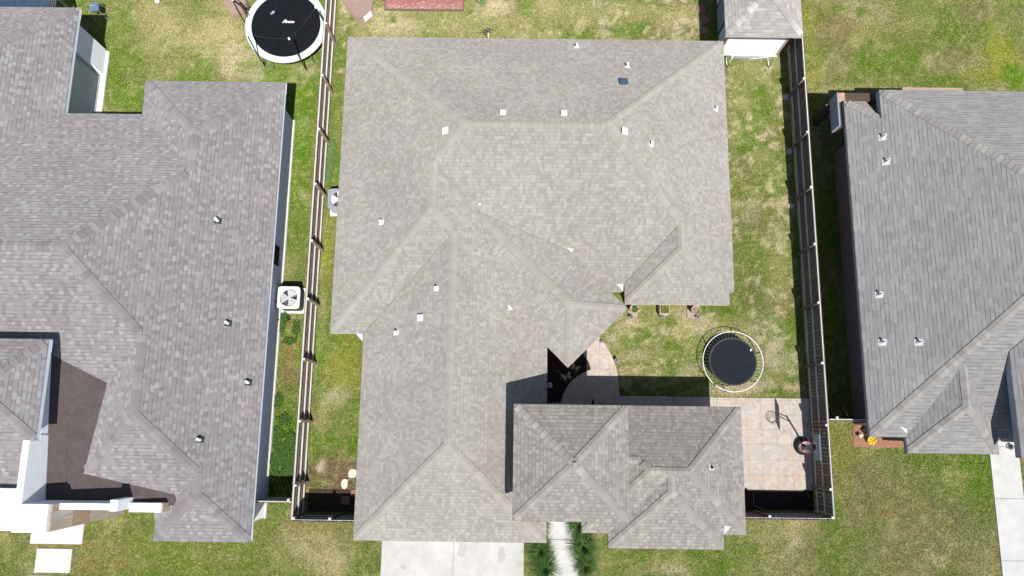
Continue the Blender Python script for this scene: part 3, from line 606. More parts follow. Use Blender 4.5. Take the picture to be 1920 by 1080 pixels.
# ---- gate tower and guest wing in front of the courtyard
gh = thing('guest_house', 'small guest house wing with a square pyramid-roofed gate tower beside the driveway', 'guest house', (0, 0, 0))
TZ = 5.4; tw_ = PL(TZ, .56, 'x', 1, .05); te = PL(TZ, .56, 'x', -1, 4.02); tn = PL(TZ, .56, 'y', -1, .78); ts = PL(TZ, .56, 'y', 1, -3.12)
tx = 2.035; ty = -1.17; apx = (tx, ty)
T4 = [(.05, -3.12), (4.02, -3.12), (4.02, .78), (.05, .78)]
tzc = TZ+.56*1.95
tN = plane3((*T4[3], TZ), (*T4[2], TZ), (*apx, tzc)); tS = plane3((*T4[0], TZ), (*T4[1], TZ), (*apx, tzc)); tW = plane3((*T4[0], TZ), (*T4[3], TZ), (*apx, tzc)); tE = plane3((*T4[1], TZ), (*T4[2], TZ), (*apx, tzc))
b = MB(); b.keepn = True; roof_faces(b, [(tN, [T4[3], apx, T4[2]]), (tS, [T4[0], T4[1], apx]), (tW, [T4[0], apx, T4[3]]), (tE, [T4[1], T4[2], apx])]); tr = b.build('tower_roof', M['sh_d'], gh)
c = CAPS()
for p, P, Q in ((T4[0], tW, tS), (T4[1], tS, tE), (T4[2], tE, tN), (T4[3], tN, tW)): caps(c, p, apx, P, Q, .13)
c.build('ridge_caps', M['cap_d'], tr)
f = MB(); fascia(f, [(*p, TZ) for p in (T4+[T4[0]])]); f.build('fascia', M['fascia_c'], tr)
b = MB(); b.box(-.06, -.09, -.02, .06, .09, .07, Matrix.Translation((tx+.03, ty-.04, tzc+.0))); b.build('apex_flashing', M['grey'], tr)
tw = MB()
for (x0, x1) in ((.47, 1.2), (2.95, 3.58)):
    for (y0, y1) in ((-2.68, -2.3), (-.1, .32)): tw.box(x0, y0, 0, x1, y1, 5.25)
tw.box(.47, -2.3, 0, .72, -.1, 5.25); tw.box(3.33, -2.3, 0, 3.58, -.1, 5.25)
for (y0, y1) in ((-2.68, -2.3), (-.1, .32)): tw.box(1.2, y0, 3.0, 2.95, y1, 5.25)
tw.build('tower_wall', M['stucco_b'], gh)
cN = PL(2.75, .58, 'y', -1, .86); cE = PL(2.75, .58, 'x', -1, 8.72); cS = PL(2.75, .58, 'y', 1, -3.83); cW = PL(2.75, .58, 'x', 1, 2.62); wS = (0, .58, 3.904+.58*1.13)
fW = PL(2.75, .60, 'x', 1, 3.6); fE = PL(2.75, .60, 'x', -1, 7.88); fS = PL(2.75, .60, 'y', 1, -4.36)
cr1 = X3(cN, cS, cW); cr2 = X3(cN, cS, cE); wj = X3(cN, cW, wS); F1 = X3(fW, fE, cS); F2 = X3(fW, fE, fS); wv = X2(cW, wS, x=2.62)
b = MB(); b.keepn = True
roof_faces(b, [(cN, [(8.72, .86), cr2, cr1, wj, (2.62, wj[1]), (2.62, .86)]), (cE, [(8.72, -3.83), cr2, (8.72, .86)][::-1]), (wS, [wj, (2.62, wj[1]), wv]), (cW, [cr1, wj, wv, (2.62, -3.83)]),
               (cS, [cr1, (2.62, -3.83), (3.6, -3.83), F1, (7.88, -3.83), (8.72, -3.83), cr2]), (fW, [(3.6, -3.83), (3.6, -4.36), F2, F1]), (fE, [(7.88, -3.83), F1, F2, (7.88, -4.36)]), (fS, [(3.6, -4.36), (7.88, -4.36), F2])])
gr = b.build('roof', M['sh_d'], gh)
c = CAPS()
for a_, b_, P, Q in (((8.72, .86), cr2, cN, cE), ((8.72, -3.83), cr2, cS, cE), (cr1, cr2, cN, cS), ((2.62, -3.83), cr1, cW, cS), (wj, cr1, cN, cW), ((3.7, wj[1]), wj, cN, wS), (F2, F1, fW, fE), ((3.6, -4.36), F2, fW, fS), ((7.88, -4.36), F2, fE, fS)):
    caps(c, a_, b_, P, Q, .13)
c.build('ridge_caps', M['cap_d'], gr)
f = MB(); fascia(f, [(x, y, 2.75) for x, y in ((2.62, .86), (2.62, -3.83), (3.56, -3.83), (3.6, -3.83), (3.6, -4.36), (7.88, -4.36), (7.88, -3.83), (8.72, -3.83), (8.72, .86), (2.62, .86))]); f.build('fascia', M['fascia_c'], gh)
wall_ring('wall', [(3.6, .38), (3.05, -3.4), (4.0, -3.4), (4.0, -3.92), (7.45, -3.92), (7.45, -3.4), (8.28, -3.4), (8.28, .38)], 2.8, M['stucco_b'], gh)
window(gh, (5.7, -3.92, 1.5), 1.6, 1.4, 'y-'); window(gh, (6.2, .38, 1.5), 1.0, 1.2, 'y+'); window(gh, (8.28, -1.4, 1.5), .9, 1.2, 'x+')
vent_pipe(cE, onp(1334, 876, cE), gr, M['black'], .12, .05)
fl = FLASH(); tri(fl, [(7.86, -3.83), (8.12, -3.5), (7.86, -3.45)], cS, .02); fl.build('flashing', M['silver'], gr)

# ---- left house
hl = thing('house', 'large left neighbour house with mottled mauve-grey hip roof and modern white parapet tower', 'house', (0, 0, 0))
lE = PL(2.75, .5, 'x', -1, -9.6); lbW = PL(2.75, .5, 'x', 1, -15.42); lbN = PL(2.75, .5, 'y', -1, 13.95); lN = PL(2.75, .5, 'y', -1, 12.46); lS = (0, .43, 5.92-.43*5.95)
lW = (.5, 0, 4.68+.5*13.45); lS2 = (0, .49, 4.68-.49*.29); lcW = PL(2.75, .5, 'x', 1, -13.2); lcS = PL(2.75, .5, 'y', 1, -4.33)
L1 = X3(lE, lbW, lbN); L2 = X3(lE, lbW, lN); L3 = X3(lE, lN, lS); L4 = X3(lE, lS, lW); L5 = X3(lE, lW, lS2); L6 = X3(lE, lcW, lS2); L7 = X3(lE, lcW, lcS)
Mm = plane3((-14.74, 2.09, 4.03), (-15.45, -1.58, 3.64), (-16.55, 2.33, 4.33)); m1 = X3(lS, lW, Mm); m2 = X3(lW, lS2, Mm)
Mm2 = plane3((*m2, zz(Mm, *m2)), (-12.35, -2.62, zz(lS2, -12.35, -2.62)+.005), (-15.6, -3.1, 3.35))
sw = (-18.6, 12.46); SEc = PL(2.75, .5, 'x', -1, -18.6); SEn = PL(2.75, .5, 'y', -1, 17.24)
s0 = X3(SEc, SEn, (0, 0, 6.5)); s1 = X3(SEc, lN, (0, 0, 5.9)); XL = -28
s1 = X2(SEc, lN, y=L3[1])
b = MB(); b.keepn = True
mw = X2(lS, Mm, x=-17.0)
lcv = X2(lcW, lS2, x=-13.2)
roof_faces(b, [(lE, [(-9.6, 13.95), L1, L2, L3, L4, L5, L6, L7, (-9.6, -4.33)][::-1]), (lbW, [L1, (-15.42, 13.95), (-15.42, 12.46), L2]), (lbN, [(-9.6, 13.95), (-15.42, 13.95), L1][::-1]),
               (lN, [(-15.42, 12.46), (-18.6, 12.46), s1, L3, L2]), (lS, [L3, (XL, L3[1]), (XL, mw[1]), mw, m1, L4]), (lW, [L4, m1, m2, L5]), (lS2, [L5, m2, (-13.2, -2.55), lcv, L6]),
               (lcW, [L6, L7, (-13.2, -4.33), (-13.2, -2.55), lcv] if lcv[1] > -2.5 else [L6, L7, (-13.2, -4.33), lcv]), (lcS, [L7, (-13.2, -4.33), (-9.6, -4.33)]),
               (SEc, [(-18.6, 17.24), (-18.6, 12.46), s1, (s0[0], s0[1])][::-1]), (SEn, [(-18.6, 17.24), s0, (XL, s0[1]), (XL, 17.24)]), ((0, 0, 6.5-.0), [s0, s1, (XL, s1[1]), (XL, s0[1])] if False else [(XL-.1, 0), (XL-.2, 0), (XL-.1, .1)])])
rl = b.build('roof', M['sh_l'], hl)
c = CAPS()
for a_, b_, P, Q in (((-9.6, 13.95), L1, lE, lbN), ((-15.42, 13.95), L1, lbW, lbN), (L2, L1, lE, lbW), (L2, L3, lE, lN), (L3, (XL, L3[1]), lN, lS), (L4, L3, lE, lS), (L5, L4, lE, lW), (m2, L5, lW, lS2), (L6, L5, lE, lS2),
                     (L7, L6, lE, lcW), ((-9.6, -4.33), L7, lE, lcS), ((-13.2, -4.33), L7, lcW, lcS), ((-18.6, 17.24), s0, SEc, SEn)):
    caps(c, a_, b_, P, Q, .17, .21)
c.build('ridge_caps', M['cap_l'], rl)
b = MB(); b.keepn = True
b.face([(*p, zz(Mm, *p)) for p in (m1, mw, (-17.0, -3.0), m2)]); mB = (-17.0, -3.0)
b.face([(*m2, zz(Mm, *m2)), (-17.0, -3.0, zz(Mm, -17.0, -3.0)), (-15.2, -3.0, zz(Mm2, -15.2, -3.0)), (-12.2, -3.0, zz(Mm2, -12.2, -3.0)-.02), (-12.35, -2.6, zz(Mm2, -12.35, -2.6))])
b.build('low_roof', M['membrane'], hl)
f = MB(); F2_ = lambda pts: fascia(f, [(x, y, 2.75) for x, y in pts], .2, .04)
F2_([(-13.2, -2.6), (-13.2, -4.33), (-9.6, -4.33), (-9.6, 13.95), (-15.42, 13.95), (-15.42, 12.46), (-18.6, 12.46), (-18.6, 17.24), (XL, 17.24)]); f.build('fascia', M['fascia_w'], hl)
wall_ring('wall', [(-12.8, -2.6), (-12.8, -3.75), (-10.02, -3.75), (-10.02, 13.4), (-14.95, 13.4), (-14.95, 11.95), (-20.3, 11.95), (-20.3, 13.0), (-24, 13), (-24, 3), (-16.9, -1.0), (-13.9, -2.9)], 2.8, M['stucco_w'], hl)
base = MB(); base.box(-10.02, -3.8, 0, -9.96, 13.42, .14); base.build('foundation', M['concrete_w'], hl)
# covered patio at the back of the left house
pt = MB(); pt.box(-24, 12.0, -.05, -18.72, 16.7, .06); pt.build('patio_slab', M['concrete_w'], hl)
pc = MB(); pc.box(-19.2, 15.55, 0, -18.85, 16.75, 2.55); pc.box(-19.2, 11.95, 2.3, -18.85, 15.55, 2.62); pc.build('patio_wall', M['stucco_w'], hl)
ps = MB(); ps.box(-19.08, 11.96, .06, -19.05, 15.5, 2.3); ps.build('patio_screen', mat('grey_green_screen', (.60, .63, .57), .8, .06, 3), hl)
ps = MB(); ps.box(-19.04, 11.96, .06, -18.98, 15.55, .12); ps.box(-19.04, 15.48, .12, -18.98, 15.55, 2.3); ps.build('screen_frame', M['fascia_g'], hl)
wn = window(hl, (-10.02, 6.95, 1.35), 1.05, 1.5, 'x+')
window(hl, (-10.02, 1.8, 1.9), 1.0, .6, 'x+')
pp = MB(); pp.tube([(-10.1, 9.7, 2.1), (-9.98, 9.7, 2.1)], .06, 12); pp.build('wall_vent', M['darkgrey'], hl)
for (u, v) in ((404, 412), (423, 604), (461, 715), (371, 822)):
    vent_pipe(lE, onp(u+5, v+2, lE), rl, M['white'], .27, .06, flash='darkgrey', sz=.24)
# parapet tower
ptw = MB()
ptw.box(-17.03, -3.76, 2.6, -16.8, -.5, 5.0); ptw.box(-16.8, -3.76, 0, -15.86, -2.82, 5.0); ptw.box(-19.9, -3.76, 2.3, -17.03, -2.35, 4.62)
ptw.box(-19.9, -.55, 3.4, -16.82, 2.35, 5.22)
ptw.box(-20.4, -3.76, 0, -19.9, -2.35, 4.62)
ptw.build('parapet_tower', M['stucco_w'], hl, bevel=.01)
t2 = MB(); t2.box(-15.86, -3.745, 0, -15.80, -2.835, 4.86); t2.build('tile_cladding', M['tile'], hl)
p1 = MB(); p1.box(-15.80, -3.05, 3.0, -14.05, -2.83, 4.45); p1.box(-14.05, -3.09, 0, -13.78, -2.70, 4.45); p1.box(-13.78, -3.20, 0, -12.62, -2.88, 3.62); p1.build('parapet', M['stucco_w'], hl, bevel=.008)
t2 = MB(); t2.box(-12.62, -3.19, 0, -12.56, -2.89, 3.60); t2.box(-15.80, -2.98, 0, -14.05, -2.86, 3.0); t2.build('tile_cladding', M['tile'], hl)
b = MB(); b.keepn = True; PT = PL(4.3, .3, 'y', 1, -2.35); roof_faces(b, [(PT, [(-20.5, -.55), (-20.5, -2.35), (-17.03, -2.35), (-17.03, -.55)])]); b.build('parapet_roof', M['sh_l'], hl)
XZ = 5.4; Lt = [(-20.2, -.68), (-16.33, -.68), (-16.33, 2.82), (-20.2, 2.82)]
qS = PL(XZ, .5, 'y', 1, -.68); qN = PL(XZ, .5, 'y', -1, 2.82); qE = PL(XZ, .5, 'x', -1, -16.33); qW = PL(XZ, .5, 'x', 1, -20.2); q1 = X3(qS, qN, qE); q2 = X3(qS, qN, qW)
b = MB(); b.keepn = True; roof_faces(b, [(qE, [Lt[1], Lt[2], q1]), (qN, [Lt[2], Lt[3], q2, q1]), (qS, [Lt[0], Lt[1], q1, q2]), (qW, [Lt[3], Lt[0], q2])]); tl = b.build('tower_roof', M['sh_l'], hl)
c = CAPS()
for a_, b_, P, Q in ((Lt[1], q1, qE, qS), (Lt[2], q1, qE, qN), (q2, q1, qN, qS)): caps(c, a_, b_, P, Q, .17, .21)
c.build('ridge_caps', M['cap_l'], tl); f = MB(); fascia(f, [(*p, XZ) for p in Lt+[Lt[0]]], .22, .05); f.build('fascia', M['fascia_w'], tl)

# ---- right house
hr = thing('house', 'right neighbour brick house with cool grey hip roof, left edge beside the shaded alley', 'house', (0, 0, 0))
rp = .45; rW = PL(2.75, rp, 'x', 1, 13.55); rN = PL(3.295, rp, 'y', -1, 13.67); rS = PL(2.75, rp, 'y', 1, -.2); rn2 = PL(2.75, .5, 'y', -1, 13.42)
XR = 27.6; rE = PL(2.75, rp, 'x', -1, 33.0)
R_nw = X2(rW, rN, y=13.67)
rtop1 = X3(rW, rN, rE) if False else None
zr_y = X2(rN, rS, x=0)[1]; ridge_l = X3(rW, rN, rS)
vj = (14.76, 12.43); vz = (14.67, 12.43)
uW = PL(2.75, .7, 'x', 1, 14.92); uE = PL(2.75, .7, 'x', -1, 18.4); uS = PL(2.75, .7, 'y', 1, -.79)
U1 = X3(uW, uE, rS); U2 = X3(uW, uE, uS); uv1 = X2(uW, rS, y=-.2); uv2 = X2(uE, rS, y=-.2)
uw0 = (14.92, -.2)
b = MB(); b.keepn = True
roof_faces(b, [(rW, [(13.55, 13.42), (13.55, -.2), ridge_l, R_nw, vj, X2(rW, rn2, x=14.4)]), (rN, [R_nw, ridge_l, (XR, zr_y), (XR, 13.67)]),
               (rS, [(13.55, -.2), uw0, U1, (18.4, -.2), (XR, -.2), (XR, zr_y), ridge_l]), (rn2, [(13.55, 13.42), X2(rW, rn2, x=14.4), vj, (14.45, 13.42)]),
               (uW, [uw0, (14.92, -.79), U2, U1]), (uE, [(18.4, -.79), (18.4, -.2), U1, U2]), (uS, [(14.92, -.79), (18.4, -.79), U2])])
rr = b.build('roof', M['sh_r'], hr)
c = CAPS()
for a_, b_, P, Q in ((R_nw, ridge_l, rW, rN), ((13.55, -.2), ridge_l, rW, rS), ((13.55, 13.42), (14.67, 12.5), rW, rn2), (U2, U1, uW, uE), ((14.92, -.79), U2, uW, uS), ((18.4, -.79), U2, uE, uS), (ridge_l, (XR, zr_y), rN, rS)):
    caps(c, a_, b_, P, Q, .16, .2)
c.build('ridge_caps', M['cap_r'], rr)
f = MB(); fascia(f, [(14.45, 13.42, 2.75), (13.55, 13.42, 2.75), (13.55, -.2, 2.75), (14.88, -.2, 2.75)]); fascia(f, [(14.92, -.2, 2.75), (14.92, -.79, 2.75), (18.4, -.79, 2.75), (18.4, -.2, 2.75), (XR, -.2, 2.75)])
fascia(f, [(XR, 13.67, 3.295), (14.76, 13.67, 3.295), (14.76, 12.43, 3.295)], .3); f.build('fascia', M['fascia_g'], hr)
wall_ring('wall', [(14.25, .3), (15.4, .3), (15.4, -.35), (17.95, -.35), (17.95, 3.0), (20.3, 3.0), (20.3, 3.4), (24, 3.4), (27, 3.4), (27, 13.2), (14.9, 13.2), (14.9, 12.2), (14.25, 12.2)], 2.85, M['brick'], hr)
pb = MB(); pb.box(13.30, 12.35, 1.98, 13.36, 13.80, 2.72); pb.build('beam_panel', M['grey'], hr)
pb = MB(); pb.box(13.62, 13.46, 2.30, 15.0, 13.80, 2.70); pb.box(13.365, 12.35, 2.0, 13.7, 13.46, 2.52); pb.build('porch_beam', mat('dark_brown_trim', (.10, .065, .055), .7, .15, 5), hr)
pb = MB(); pb.box(13.40, 13.5, 0, 13.60, 13.78, 2.0); pb.build('porch_column', mat('shaded_brick_column', (.07, .045, .04), .8, .2, 8), hr)  # brick column standing in shadow, its shade painted in as dark brown
pb = MB(); pb.box(13.365, 13.47, 2.0, 13.615, 13.79, 2.73); pb.build('column_cap', mat('tan_brick', (.50, .34, .24), .85, .12, 9), hr)
pb = MB(); pb.box(15.9, 13.5, 0, 18.4, 13.96, 2.95); pb.build('rear_brick_bay', mat('pinkish_brick', (.45, .32, .27), .85, .12, 9), hr)
# front porch roof at the right edge
kW = PL(4.2, .45, 'x', 1, 18.22); b = MB(); b.keepn = True; kS = PL(4.2, .45, 'y', 1, -.86); kk = (18.22+4.2, -.86+4.2)
roof_faces(b, [(kW, [(18.22, 2.95), (18.22, -.86), kk, (18.22+4.2, 7.0)]), (kS, [(18.22, -.86), (27.6, -.86), (27.6, kk[1]), kk])]); pr = b.build('porch_roof', M['sh_r'], hr)
f = MB(); fascia(f, [(18.22, 2.95, 4.2), (18.22, -.86, 4.2), (27.6, -.86, 4.2)], .3); f.build('fascia', M['fascia_g'], pr)
pw = MB(); pw.box(20.3, -.35, 0, 20.5, 3.0, 4.2); pw.build('porch_wall', mat('blue_grey_stucco', (.40, .44, .47), .85, .06, 3), hr)
pw = MB(); pw.box(18.5, 2.9, 2.6, 20.5, 3.1, 4.08); pw.build('porch_gable', M['brick'], hr)
pw = MB(); pw.box(18.0, -.3, -.05, 20.3, 3.0, .06); pw.build('porch_floor', M['brick'], hr)
for (u, v) in ((1655, 257), (1662, 303), (1649, 552), (1655, 641), (1723, 641)):
    vent_pipe(rW, onp(u-1, v+1, rW), rr, M['white'], .32, .045, sz=.26)
fl = FLASH(); tri(fl, [(14.62, .22), (14.92, .1), (14.92, -.05)], rS, .02); fl.build('flashing', M['fascia_w'], rr)
window(hr, (16.6, -.35, 1.5), 1.6, 1.4, 'y-')

# ------------------------------------------------------------------ fences
def fence(label, A, Bp, inner, posts, hp=1.83, zr=(.30, 1.0, 1.77), gap=(.006, .013)):
    """pickets from A to Bp; rails and posts on the side of the unit vector 'inner'"""
    A = Vector((*A, 0)); Bp = Vector((*Bp, 0)); d = Bp-A; L = d.length; d.normalize(); n = Vector((*inner, 0))
    t = thing('fence', label, 'fence', (0, 0, 0)); b = MB(); s = 0; k = 0
    Mx = Matrix((( d.x, n.x, 0, A.x), (d.y, n.y, 0, A.y), (0, 0, 1, 0), (0, 0, 0, 1)))
    while s < L-.02:
        w_ = min(.138, L-s); h = hp+random.uniform(-.012, .012); o_ = random.uniform(-.004, .004)
        pts = [(s, .03), (s+w_, .03), (s+w_, h-.03), (s+w_-.03, h), (s+.03, h), (s, h-.03)]
        fr = [Mx @ Vector((x, -.018+o_, z)) for x, z in pts]; bk = [Mx @ Vector((x, o_, z)) for x, z in pts]
        b.face(fr); b.face(bk[::-1])
        for i in range(6): b.face([fr[i], bk[i], bk[(i+1) % 6], fr[(i+1) % 6]])
        s += w_+random.uniform(*gap); k += 1
    b.build('picket_panel', M['picket'], t)
    ps = sorted(posts)
    cuts = [0]+[x for x in ps if .3 < x < L-.3]+[L]
    for z in zr:
        for a_, c_ in zip(cuts[:-1], cuts[1:]):
            r = MB(); r.box(a_+.004, .006, z-.045, c_-.004, .048, z+.045, Mx); r.build('rail', M['rail'] if abs(d.y) > .5 else M['rail_x'], t)
    for x in ps:
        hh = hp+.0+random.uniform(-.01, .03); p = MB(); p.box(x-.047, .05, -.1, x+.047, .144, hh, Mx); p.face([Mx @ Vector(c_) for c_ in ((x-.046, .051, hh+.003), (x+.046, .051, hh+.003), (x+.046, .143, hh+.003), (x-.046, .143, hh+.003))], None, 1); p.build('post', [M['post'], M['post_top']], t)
    return t
py = [14.74+2.44*k for k in (3, 2, 1, 0)]+[14.74-2.44*k for k in range(1, 8)]
fence('long wooden fence left of the middle house, its sunlit pale rails facing that house', (-8.44, -3.62), (-8.44, 24), (1, 0), [y+3.62 for y in py]+[.06])
pyr = [14.86+2.44*k for k in (3, 2, 1, 0)]+[14.86-2.44*k for k in range(1, 8)]
fence('long wooden fence right of the small trampoline, its inner side in shade', (12.44, -3.33), (12.44, 24), (-1, 0), [y+3.33 for y in pyr]+[.06])
fence('short front fence between the left corner post and the garage of the middle house', (-8.40, -3.66), (-5.36, -3.66), (0, 1), [1.45], zr=(.28, 1.0, 1.72), gap=(-.002, .0005))
fence('short bowed front fence closing the dark mulch strip beside the guest house', (8.29, -3.35), (12.40, -3.35), (0, 1), [1.64], zr=(.28, 1.0, 1.72), gap=(-.002, .0005))
fence('short gate fence between the left house wall and the corner of the wooden fence', (-10.0, -2.98), (-8.47, -2.98), (0, 1), [1.42])
fence('short front fence across the shaded alley beside the right brick house', (12.48, .42), (14.22, .42), (0, 1), [.3])
b = MB()
for k in range(14):
    a_ = random.uniform(0, 6.28)
for (u, v) in ((1474, 182), (1481, 284), (1484, 386), (1373, 0)):
    p = at(u, v); b = MB(); r0 = .12
    prof = [(.001, .09), (.07, .085), (.13, .05), (.15, 0)]
    b.lathe(prof, (p.x-.02, p.y, 0), 9, sx=1+.3*random.random())
    if u > 1400: tag(b.build('post_footing', M['concrete'], smooth=True), {1474: 'rounded pale concrete lump at the foot of the right fence, northernmost', 1481: 'rounded pale concrete lump at the foot of the right fence, middle one', 1484: 'small pale concrete lump at the foot of the right fence, southernmost of three'}[u], 'concrete footing', 'concrete lumps along the right fence')

# ------------------------------------------------------------------ trampolines
def ring(c, r, z, n=48): return [(c[0]+r*cos(2*pi*k/n), c[1]+r*sin(2*pi*k/n), z) for k in range(n)]
tR = thing('trampoline', 'small round open trampoline with faded dark blue mat and bare white rim in the courtyard', 'trampoline', (9.145, 2.78, 0), 0, None)
b = MB(); b.tube(ring((0, 0), 1.25, .62), .015, 8, closed=True); b.build('rim', M['pvc'], tR, smooth=True)
b = MB(); n = 48; b.lathe([(0.001, .60), (.6, .598), (.98, .605), (.98, .595)], (0, 0, 0), n); b.build('jumping_mat', M['mat_blue'], tR, smooth=False)
b = MB(); b.lathe([(.94, .607), (.995, .611)], (0, 0, 0), n); b.build('mat_edge', M['darkgrey'], tR)
b = MB()
for k in range(48):
    a_ = 2*pi*k/48; b.tube([(.99*cos(a_), .99*sin(a_), .605), (1.24*cos(a_), 1.24*sin(a_), .62)], .006, 5)
b.build('springs', M['steel'], tR)
for k in range(6):
    a_ = 2*pi*k/6+.35; b = MB(); c_, s_ = cos(a_), sin(a_)
    b.tube([(1.25*c_, 1.25*s_, .62), (1.22*c_, 1.22*s_, .02)], .02, 8); b.build('leg', M['black'], tR, smooth=True)
b = MB(); b.face([(.72, .46, .609), (.76, .43, .609), (.82, .52, .609), (.78, .55, .609)]); b.build('maker_label', M['white'], tR)

tL = thing('trampoline', 'large trampoline with black mat, pale padded edge and tall net poles behind the left house', 'trampoline', (-10.42, 17.66, 0))
b = MB(); b.lathe([(1.56, .86), (1.60, .89), (1.80, .89), (1.84, .86), (1.84, .80)], (0, 0, 0), 56); b.build('edge_pad', M['pad'], tL, smooth=True)
b = MB(); b.lathe([(.001, .845), (.8, .84), (1.59, .855)], (0, 0, 0), 56); b.build('jumping_mat', M['mat_black'], tL, smooth=True)
b = MB(); b.tube(ring((0, 0), 1.82, .80, 56), .03, 8, closed=True); b.build('rim', M['steel'], tL, smooth=True)
TP = []
for k, dg in enumerate((-65, -125, 175, 115, 55, -5)):
    a_ = radians(dg); c_, s_ = cos(a_), sin(a_); b = MB()
    b.tube([(1.92*c_, 1.92*s_, .02), (1.92*c_, 1.92*s_, .85), (1.90*c_, 1.90*s_, 1.2), (1.80*c_, 1.80*s_, 2.55)], .028, 8); po = b.build('net_pole', M['black'], tL, smooth=True)
    b = MB(); b.lathe([(.001, .05), (.035, .04), (.042, 0), (.042, -.06)], (1.80*c_, 1.80*s_, 2.57), 10); b.build('cap', M['white'], po, smooth=True)
    TP.append((1.80*c_, 1.80*s_, 2.55))
    b = MB(); a2 = a_+.25
    b.tube([(1.75*cos(a_), 1.75*sin(a_), .8), (1.86*cos(a_), 1.86*sin(a_), .03), (1.86*cos(a2), 1.86*sin(a2), .03), (1.75*cos(a2), 1.75*sin(a2), .8)], .02, 6); b.build('leg', M['steel'], tL)
b = MB()
for i in range(6):
    p, r_ = Vector(TP[i]), Vector(TP[(i+1) % 6])
    for j in range(6):
        t0, t1 = j/6, (j+1)/6; sg = lambda t: Vector((0, 0, -.10*4*t*(1-t)))
        b.tube([p.lerp(r_, t0)+sg(t0), p.lerp(r_, t1)+sg(t1)], .006, 4)
b.build('net_rope', M['darkgrey'], tL)
b = MB()   # the safety net hangs gathered on the far left poles
for (p, r_) in ((TP[2], TP[3]),):
    for j in range(10):
        q0 = Vector(p)+Vector((random.uniform(-.05, .12), random.uniform(-.05, .25), -.1)); q1 = Vector((p[0], p[1], .95))+Vector((random.uniform(-.05, .2), random.uniform(-.05, .7), 0))
        b.tube([q0, (q0+q1)/2+Vector((.05, 0, .03)), q1], .014, 5)
b.build('gathered_net', M['black'], tL)
def italics(pts, s=1.): return pts
b = MB(); o_ = (-.02, .25, .852)   # small unreadable white maker's mark: one tall letter and a low run of small ones
def stroke(b, pts, w_, z):
    for p, r_ in zip(pts[:-1], pts[1:]): b.beam((*p, z), (*r_, z), w_, .002)
stroke(b, [(-.16, .10), (-.06, .24), (.0, .24), (.02, .18), (-.08, .16), (-.01, .10)], .035, .853)
for k in range(4): stroke(b, [(.02+k*.085, .10), (.05+k*.085, .18), (.10+k*.085, .17), (.08+k*.085, .10)], .03, .8535+k*.0006)
b.build('maker_mark', M['white'], tL)
b = MB(); stroke(b, [(-.72, .52), (-.66, .62), (-.58, .68), (-.62, .58), (-.70, .56)], .06, .853); b.build('maker_badge', mat('pale_lilac', (.55, .58, .80), .6, .1, 9), tL)

# ------------------------------------------------------------------ air conditioners
def ac(label, loc, s, h, top, side, blade, rz=0):
    t = thing('air_conditioner', label, 'air conditioner', loc, rz); r = .12; hs = s/2
    def rr_(hs, r, n=5):
        P = []
        for k in range(48):
            a = 2*pi*k/48; q_ = hs/(abs(cos(a))**9+abs(sin(a))**9)**(1/9); P.append((q_*cos(a), q_*sin(a)))
        return P
    b = MB(); b.prism(R_(-hs-.08, -hs-.08, hs+.08, hs+.08), -.02, .07); b.build('pad', M['concrete_w'], t)
    b = MB(); b.prism(rr_(hs-.03, r), .07, h-.23); P_ = rr_(hs-.03, r)
    for i in range(48): j = (i+1) % 48; b.face([(*P_[i], h-.23), (*P_[j], h-.23), (*P_[j], h-.07), (*P_[i], h-.07)])
    b.build('cabinet', M[side], t)
    b = MB()
    for k in range(26):
        z = .1+k*(h-.2)/26
        b.tube([(x, y, z) for x, y in rr_(hs-.022, r, 3)], .006, 4, closed=True)
    b.build('louvres', M[side], t)
    b = MB(); O = rr_(hs, r, 5); R = hs*.80; n = len(O)
    C = [(R*cos(math.atan2(y, x)), R*sin(math.atan2(y, x))) for x, y in O]
    for i in range(n):
        j = (i+1) % n
        b.face([(*O[i], h-.015), (*O[j], h-.015), (*C[j], h), (*C[i], h)]); b.face([(*O[i], h-.08), (*O[j], h-.08), (*O[j], h-.015), (*O[i], h-.015)])
        b.face([(*C[i], h), (*C[j], h), (*C[j], h-.2), (*C[i], h-.2)])
    b.build('top_cover', M[top], t)
    b = MB(); b.disc((0, 0, h-.2), R, 28); b.build('fan_well', M['black'], t)
    b = MB()
    for k in range(3):
        a = 2*pi*k/3+.4; P = []
        for j in range(7):
            aa = a+j*.235; P.append((R*.93*cos(aa), R*.93*sin(aa), h-.10+j*.006))
        P2 = [(R*.25*cos(a+j*.27), R*.25*sin(a+j*.27), h-.11+j*.005) for j in range(7)]
        for j in range(6): b.face([P[j], P[j+1], P2[j+1], P2[j]])
    b.lathe([(.001, h-.06), (R*.24, h-.07), (R*.26, h-.12)], (0, 0, 0), 16); b.build('fan', M[blade], t)
    b = MB()
    for k in range(5): b.tube(ring((0, 0), R*(.28+.17*k), h+.004, 36), .0022, 4, closed=True)
    for k in range(6): a = 2*pi*k/6+.2; b.tube([(0.2*R*cos(a), .2*R*sin(a), h+.01), (R*cos(a), R*sin(a), h+.006)], .004, 5)
    b.build('fan_grille', M['silver'], t); return t
ac('white square air conditioner with round fan grille standing beside the left house wall', (-9.44, 5.2, 0), .94, .85, 'acwhite', 'darkgrey', 'silver')
ac('grey air conditioner half hidden under the left eave of the middle house', (-7.60, 9.56, 0), .92, .8, 'grey', 'grey', 'white', .05)
b = MB(); b.tube([(-9.9, 4.6, .02), (-10.0, 4.4, .1), (-10.05, 4.2, .3), (-10.06, 4.15, .02)], .03, 6); b.tube([(-9.75, 4.55, .05), (-9.6, 4.4, .05), (-9.9, 4.2, .04)], .025, 6)
b.box(-9.7, 4.35, 0, -9.55, 4.5, .1); tag(b.build('refrigerant_line', M['black']), 'black insulated pipes lying on the ground below the white air conditioner', 'pipes')
